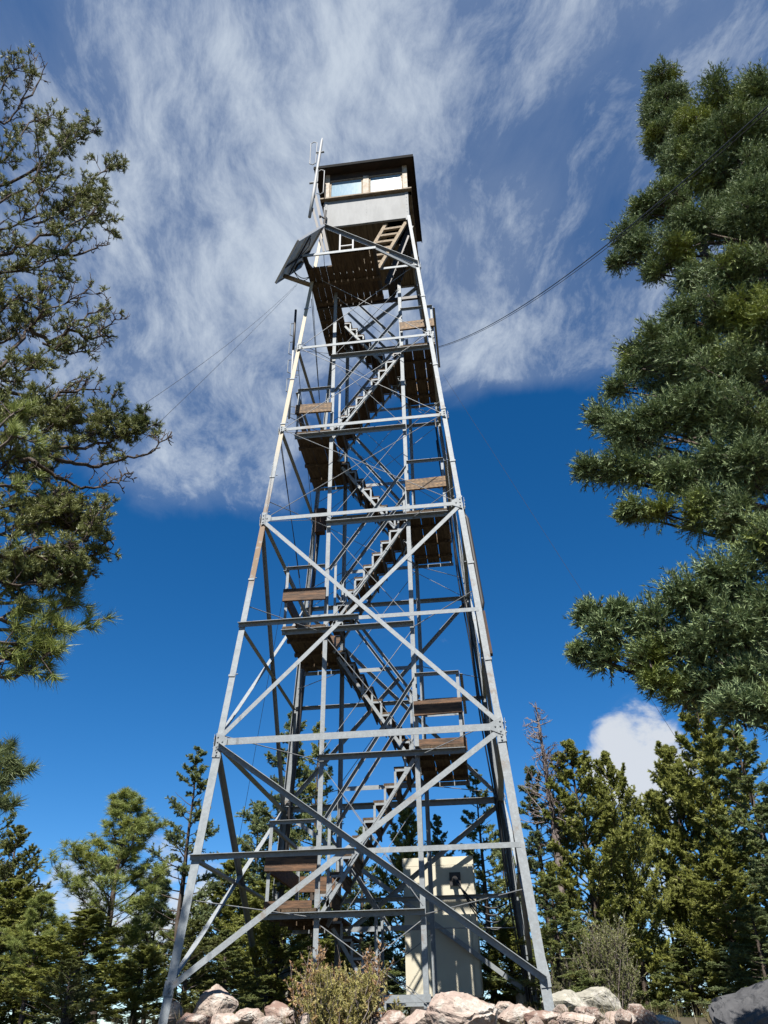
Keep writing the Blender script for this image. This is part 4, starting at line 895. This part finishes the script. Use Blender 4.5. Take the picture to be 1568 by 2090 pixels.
# ---- the crooked pine on the left: each limb with its own twigs and tufts
def left_tree():
    g = Veg(31); r = g.r; D0 = 6.8
    base = at_h(-120, 620, D0); x, y = base[0], base[1]; top = at_h(-70, 60, D0)
    tr = np.array([(x, y, gz(x, y) - .1), (x + .05, y, 4), (x, y + .03, 7), (top[0], top[1], top[2])]); g.poly(tr, .20, .03)
    S0, SD = [], []
    def tufts(B, D, L): S0.append(B); SD.append(D); 
    def twigs(P, leafy, n, L, lvl=0):
        P = np.asarray(P); m = len(P) - 1
        t = r.uniform(.12, 1, n) * m; i = np.minimum(t.astype(int), m - 1); B = P[i] + (P[i + 1] - P[i]) * (t - i)[:, None]
        ax = P[i + 1] - P[i]; ax /= np.linalg.norm(ax, axis=1, keepdims=True) + 1e-9
        D = ax * .8 + r.normal(0, .55, (n, 3)); D[:, 2] += .22; D /= np.linalg.norm(D, axis=1, keepdims=True)
        for k in range(n):
            ll = L * r.uniform(.5, 1.3); q = [B[k]]; d = D[k]
            for s in range(4): d = N(d + r.normal(0, .28, 3) + [0, 0, .07]); q.append(q[-1] + d * ll / 4)
            q = np.array(q); g.poly(q, .0062, .0028)
            if lvl == 0:
                twigs(q, leafy, 4 if leafy > .1 else 3, L * .5, 1)
            if r.uniform() < leafy:
                nn = 6; tt = r.uniform(.55, 1, nn) * 4; ii = np.minimum(tt.astype(int), 3); bb = q[ii] + (q[ii + 1] - q[ii]) * (tt - ii)[:, None]
                dd = (q[ii + 1] - q[ii]); dd = dd / (np.linalg.norm(dd, axis=1, keepdims=True) + 1e-9) * .6 + r.normal(0, .5, (nn, 3)); dd[:, 2] += .35; dd /= np.linalg.norm(dd, axis=1, keepdims=True); tufts(bb, dd, 0)
    def limb(pts, D, leafy, n, L, r0=.022, r1=.005, trunk=False):
        P = [at_h(px, py, D + .12 * math.sin(i * 1.7 + px)) for i, (px, py) in enumerate(pts)]
        if trunk:
            z = P[0][2] - .25; P = [np.array([np.interp(z, tr[:, 2], tr[:, 0]), np.interp(z, tr[:, 2], tr[:, 1]), z])] + P
        Q = [P[0]]
        for i in range(len(P) - 1):
            for t in (.33, .67, 1): Q.append(P[i] + (P[i + 1] - P[i]) * t + r.normal(0, .018 if t < 1 else 0, 3))
        g.poly(Q, r0, r1); twigs(Q, leafy, n, L)
    LI = [
        ([(8, 253), (38, 222), (65, 165), (78, 111)], 6.9, .25, 12, .22), ([(38, 222), (75, 175), (97, 128)], 6.9, .1, 6, .15), ([(5, 330), (60, 250), (110, 240)], 6.7, .9, 12, .28),
        ([(-10, 200), (20, 150), (45, 135)], 6.9, .95, 14, .25), ([(-10, 420), (73, 364), (77, 291), (80, 245)], 6.6, .6, 14, .28), ([(-5, 380), (80, 341), (115, 318), (138, 280), (165, 245)], 6.7, .95, 22, .27),
        ([(115, 318), (150, 290), (195, 265)], 6.8, .95, 12, .2), ([(-10, 470), (77, 441), (90, 391), (130, 350)], 6.6, .85, 18, .28), ([(69, 456), (126, 429), (161, 406), (207, 398)], 6.7, .95, 22, .24),
        ([(130, 425), (184, 379), (207, 352), (240, 337)], 6.8, .9, 14, .22), ([(0, 520), (60, 500), (126, 470), (190, 435), (215, 400)], 6.5, .9, 24, .26), ([(38, 502), (130, 513), (153, 521), (199, 506), (225, 498)], 6.6, .12, 14, .15),
        ([(130, 513), (160, 485), (185, 440), (220, 470)], 6.7, .6, 10, .2), ([(-10, 560), (60, 545), (110, 530), (125, 555)], 6.5, .9, 22, .27), ([(-10, 640), (40, 610), (85, 635), (95, 590)], 6.4, .8, 16, .24),
        ([(0, 751), (38, 701), (61, 670), (88, 636), (134, 620), (172, 598)], 6.3, .15, 20, .2), ([(61, 670), (100, 700), (140, 672), (190, 690), (215, 668), (237, 650)], 6.3, .4, 20, .2), ([(80, 625), (90, 585), (80, 560)], 6.4, .1, 8, .15),
        ([(88, 700), (115, 712), (160, 718), (190, 715)], 6.3, .3, 14, .18), ([(115, 712), (150, 660), (180, 640), (215, 630)], 6.4, .25, 10, .16), ([(-10, 700), (30, 690), (60, 650)], 6.6, .95, 18, .26),
        ([(0, 793), (69, 816), (111, 816), (142, 789), (184, 766)], 6.2, .25, 16, .2), ([(111, 816), (168, 793), (205, 795)], 6.2, .2, 10, .15), ([(-10, 770), (40, 760), (70, 745)], 6.4, .8, 16, .22), ([(-5, 830), (60, 835), (110, 850), (150, 840)], 6.3, .9, 24, .22),
        ([(34, 934), (103, 918), (199, 903), (260, 887), (296, 868)], 6.2, .95, 34, .16), ([(150, 905), (205, 880), (230, 850), (225, 838)], 6.3, .9, 16, .2), ([(60, 900), (110, 870), (140, 860)], 6.3, .9, 20, .22),
        ([(34, 932), (72, 943), (115, 974), (149, 988), (193, 996), (243, 985), (267, 968)], 6.0, .05, 16, .13), ([(100, 930), (146, 942), (187, 952), (230, 943), (274, 934), (317, 918), (348, 890)], 6.1, .08, 18, .13),
        ([(96, 977), (118, 999), (149, 1019), (177, 1032), (215, 1035)], 6.0, .05, 14, .13), ([(118, 999), (115, 1025), (85, 1050), (40, 1080)], 6.0, .3, 10, .15),
        ([(0, 1133), (78, 1117), (134, 1114), (177, 1105), (187, 1067), (224, 1030)], 5.9, .35, 24, .18), ([(47, 1127), (124, 1145), (174, 1145), (224, 1120)], 5.9, .5, 22, .18),
        ([(-10, 900), (20, 870), (60, 850)], 6.2, .95, 20, .22), ([(-10, 960), (30, 950), (75, 960)], 6.1, .95, 24, .22), ([(-10, 1040), (50, 1030), (110, 1050), (150, 1065)], 6.0, .95, 36, .2), ([(0, 1090), (70, 1075), (130, 1080), (165, 1070)], 6.0, .95, 36, .2),
        ([(-10, 1170), (50, 1165), (110, 1160), (150, 1170)], 5.9, .95, 34, .2), ([(-10, 1180), (40, 1195), (100, 1200), (135, 1190)], 5.9, .9, 26, .18)]
    for pts, D, leafy, n, L in LI: limb(pts, D, leafy * .8, int(n * 1.1), L, .026 if len(pts) > 4 else .018, .005, pts[0][0] < 12)
    P0 = np.concatenate(S0); Dd = np.concatenate(SD); g.needles(P0, Dd, .055, 20, .036, .0075, .85, .3)
    org = tr[0]; c, w = g.meshes('olive', 'bark', org)
    plant('pine_tree', 'crooked conifer with bare twisted twigs reaching in from the left edge', 'tree', c, w, tuple(org))
    # lower neighbour: long needled pine
    g = Veg(32); r = g.r; b = at_h(-230, 1300, 6.0); x, y = b[0], b[1]; tr = np.array([(x, y, gz(x, y) - .1), (x, y, 2), (x, y, 4.6)]); g.poly(tr, .14, .05)
    tf = []
    for pts, n in (([(0, 1262), (60, 1284), (110, 1286), (150, 1282), (178, 1268)], 16), ([(20, 1230), (62, 1222), (100, 1230), (140, 1222)], 12), ([(0, 1215), (30, 1190), (20, 1160)], 8), ([(70, 1285), (100, 1250), (140, 1240)], 8), ([(-10, 1310), (40, 1315), (75, 1300), (100, 1300)], 16),
                   ([(-10, 1340), (40, 1350), (90, 1340)], 16), ([(-10, 1380), (30, 1385), (55, 1370)], 14), ([(-10, 1270), (20, 1250), (60, 1260)], 14), ([(-10, 880), (20, 850), (35, 840)], 10), ([(-10, 920), (30, 890), (60, 900)], 10), ([(10, 990), (55, 1000), (75, 1010)], 7), ([(-10, 1320), (60, 1330), (90, 1310), (85, 1345)], 14), ([(-10, 1360), (20, 1340), (60, 1370)], 14)):
        P = np.array([tr[-1] if False else np.array([x, y, at_h(*pts[0], 6.0)[2] - .2])] + [at_h(*p, 6.0 + r.uniform(-.1, .1)) for p in pts]); g.poly(P, .02, .006); m = len(P) - 1
        t = r.uniform(1.0, m, n); t[:2] = m - .01; i = np.minimum(t.astype(int), m - 1); B = P[i] + (P[i + 1] - P[i]) * (t - i)[:, None]
        D = N(P[-1] - P[0]) * .5 + r.normal(0, .5, (n, 3)); D[:, 2] += .4; D /= np.linalg.norm(D, axis=1, keepdims=True); Ls = r.uniform(.05, .2, n); g.seg(B, B + D * Ls[:, None], .006, .004)
        tf.append((B + D * Ls[:, None], D))
    P0 = np.concatenate([a for a, _ in tf]); Dd = np.concatenate([d for _, d in tf]); g.needles(P0 - Dd * .04, Dd, .07, 60, .11, .006, 1.15, .2)
    c, w = g.meshes('pine', 'bark_pale', tr[0]); plant('pine_tree', 'long needled pine branch tufts at the left edge below the bare twigs', 'tree', c, w, tuple(tr[0]))
    g = Veg(33); r = g.r; b = at_h(-70, 1640, 8.5); x, y = b[0], b[1]; t0 = at_h(-40, 1490, 8.5); tr = np.array([(x, y, gz(x, y) - .1), (x, y, .5), (t0[0], t0[1], t0[2])]); g.poly(tr, .10, .03); tf = []
    for pts, n in (([(0, 1570), (30, 1578), (58, 1570)], 12), ([(-20, 1540), (0, 1535), (18, 1530)], 12), ([(-20, 1560), (8, 1560), (20, 1556)], 14), ([(-20, 1600), (0, 1590), (20, 1596)], 10), ([(-20, 1650), (0, 1640), (25, 1650)], 10)):
        P = np.array([np.array([x, y, at_h(*pts[0], 8.5)[2] - .1])] + [at_h(*p, 8.5) for p in pts]); g.poly(P, .02, .006); m = len(P) - 1
        t = r.uniform(.8, m, n); t[0] = m - .01; i = np.minimum(t.astype(int), m - 1); B = P[i] + (P[i + 1] - P[i]) * (t - i)[:, None]; D = N(P[-1] - P[0]) * .6 + r.normal(0, .4, (n, 3)); D /= np.linalg.norm(D, axis=1, keepdims=True); tf.append((B, D))
    g.needles(np.concatenate([a for a, _ in tf]), np.concatenate([d for _, d in tf]), .08, 60, .12, .008, 1.1, .2)
    c, w = g.meshes('fir_dark', 'bark', tr[0]); plant('pine_tree', 'dark pine with one branch poking in low at the left edge', 'tree', c, w, tuple(tr[0]))
left_tree()

# ---- shrubs and grass
def shrub(name, label, px0, px1, pytop, pybot, y, leaf, n, seed, lw=.03, ll=.05, M=26, dry=None, dry_px=None):
    g = Veg(seed); r = g.r; a, b = at_y(px0, pybot, y), at_y(px1, pybot, y); zt = at_y((px0 + px1) / 2, pytop, y)[2]; z0 = gz((a[0] + b[0]) / 2, y) - .05
    cx = (a[0] + b[0]) / 2; hwid = (b[0] - a[0]) / 2; h = zt - z0
    for i in range(n):
        o = np.array([cx + r.normal(0, .3) * hwid, y + r.normal(0, .3) * hwid, z0]); e = o + np.array([r.normal(0, .36) * hwid, r.normal(0, .36) * hwid, h * r.uniform(.45, 1.0)]); ts = np.linspace(0, 1, 6)[:, None]
        P = o + (e - o) * ts + r.normal(0, .015, (6, 3)) + np.array([0, 0, .0]); g.poly(P, .006, .0025)
        k = 10; t = r.uniform(.2, 1, (k, 1)); B = o + (e - o) * t; D = r.normal(0, .5, (k, 3)); D[:, 2] += .8; D /= np.linalg.norm(D, axis=1, keepdims=True); L = h * r.uniform(.08, .26, k)
        g.seg(B, B + D * L[:, None], .003, .0015); g.needles(B, D, L, M, ll, lw, 1.0, .1)
    c, w = g.meshes(leaf, 'dead', (cx, y, z0)); return plant(name, label, 'shrub', c, w, (cx, y, z0), parts=('foliage', 'stem'))
shrub('shrub', 'leafy olive tan bush growing at the foot of the tower stairs', 614, 772, 1982, 2090, -3.1, 'shrub', 150, 51, .011, .026, 48)
shrub('shrub', 'dry russet leaved stems rising behind the olive tan bush', 590, 690, 1935, 2070, -2.7, 'shrub_dry', 30, 52, .024, .04, 7)
shrub('shrub', 'dry russet sprig beside the lowest stair flight', 728, 790, 1932, 2060, -2.6, 'shrub_dry', 18, 53, .024, .04, 6)
shrub('shrub', 'tall wispy grey green bush right of the near right leg', 1185, 1325, 1880, 2075, 1.5, 'shrub_grey', 90, 54, .014, .035, 26)
shrub('shrub', 'twiggy grey bush behind the rounded lichen boulders', 1110, 1230, 1960, 2075, 1.9, 'shrub_grey', 60, 55, .012, .03, 16)
shrub('shrub', 'low weedy sprig against the stair base sill', 800, 826, 2040, 2085, -1.6, 'shrub', 10, 56, .02, .03, 8)
def grass():
    g = Veg(60); r = g.r; n = 420; x = r.uniform(-3.2, 4.6, n); y = r.uniform(-3.6, 3.5, n); keep = (np.abs(y + 3) < .6) | (r.uniform(size=n) < .35)
    P = np.array([[a, b, gz(a, b) - .02] for a, b in zip(x[keep], y[keep])]); D = np.tile([0, 0, 1.], (len(P), 1)); g.needles(P, D, .02, 14, .22, .006, .5, 0)
    c, _ = g.meshes('grass', 'dead'); o = bpy.data.objects.new('grass', c); COL.objects.link(o); o['kind'] = 'stuff'; o['label'] = 'dry tufts of grass among the rocks'; o['category'] = 'grass'
grass()
print('faces', sum(len(o.data.polygons) for o in sc.objects if o.type == 'MESH'))
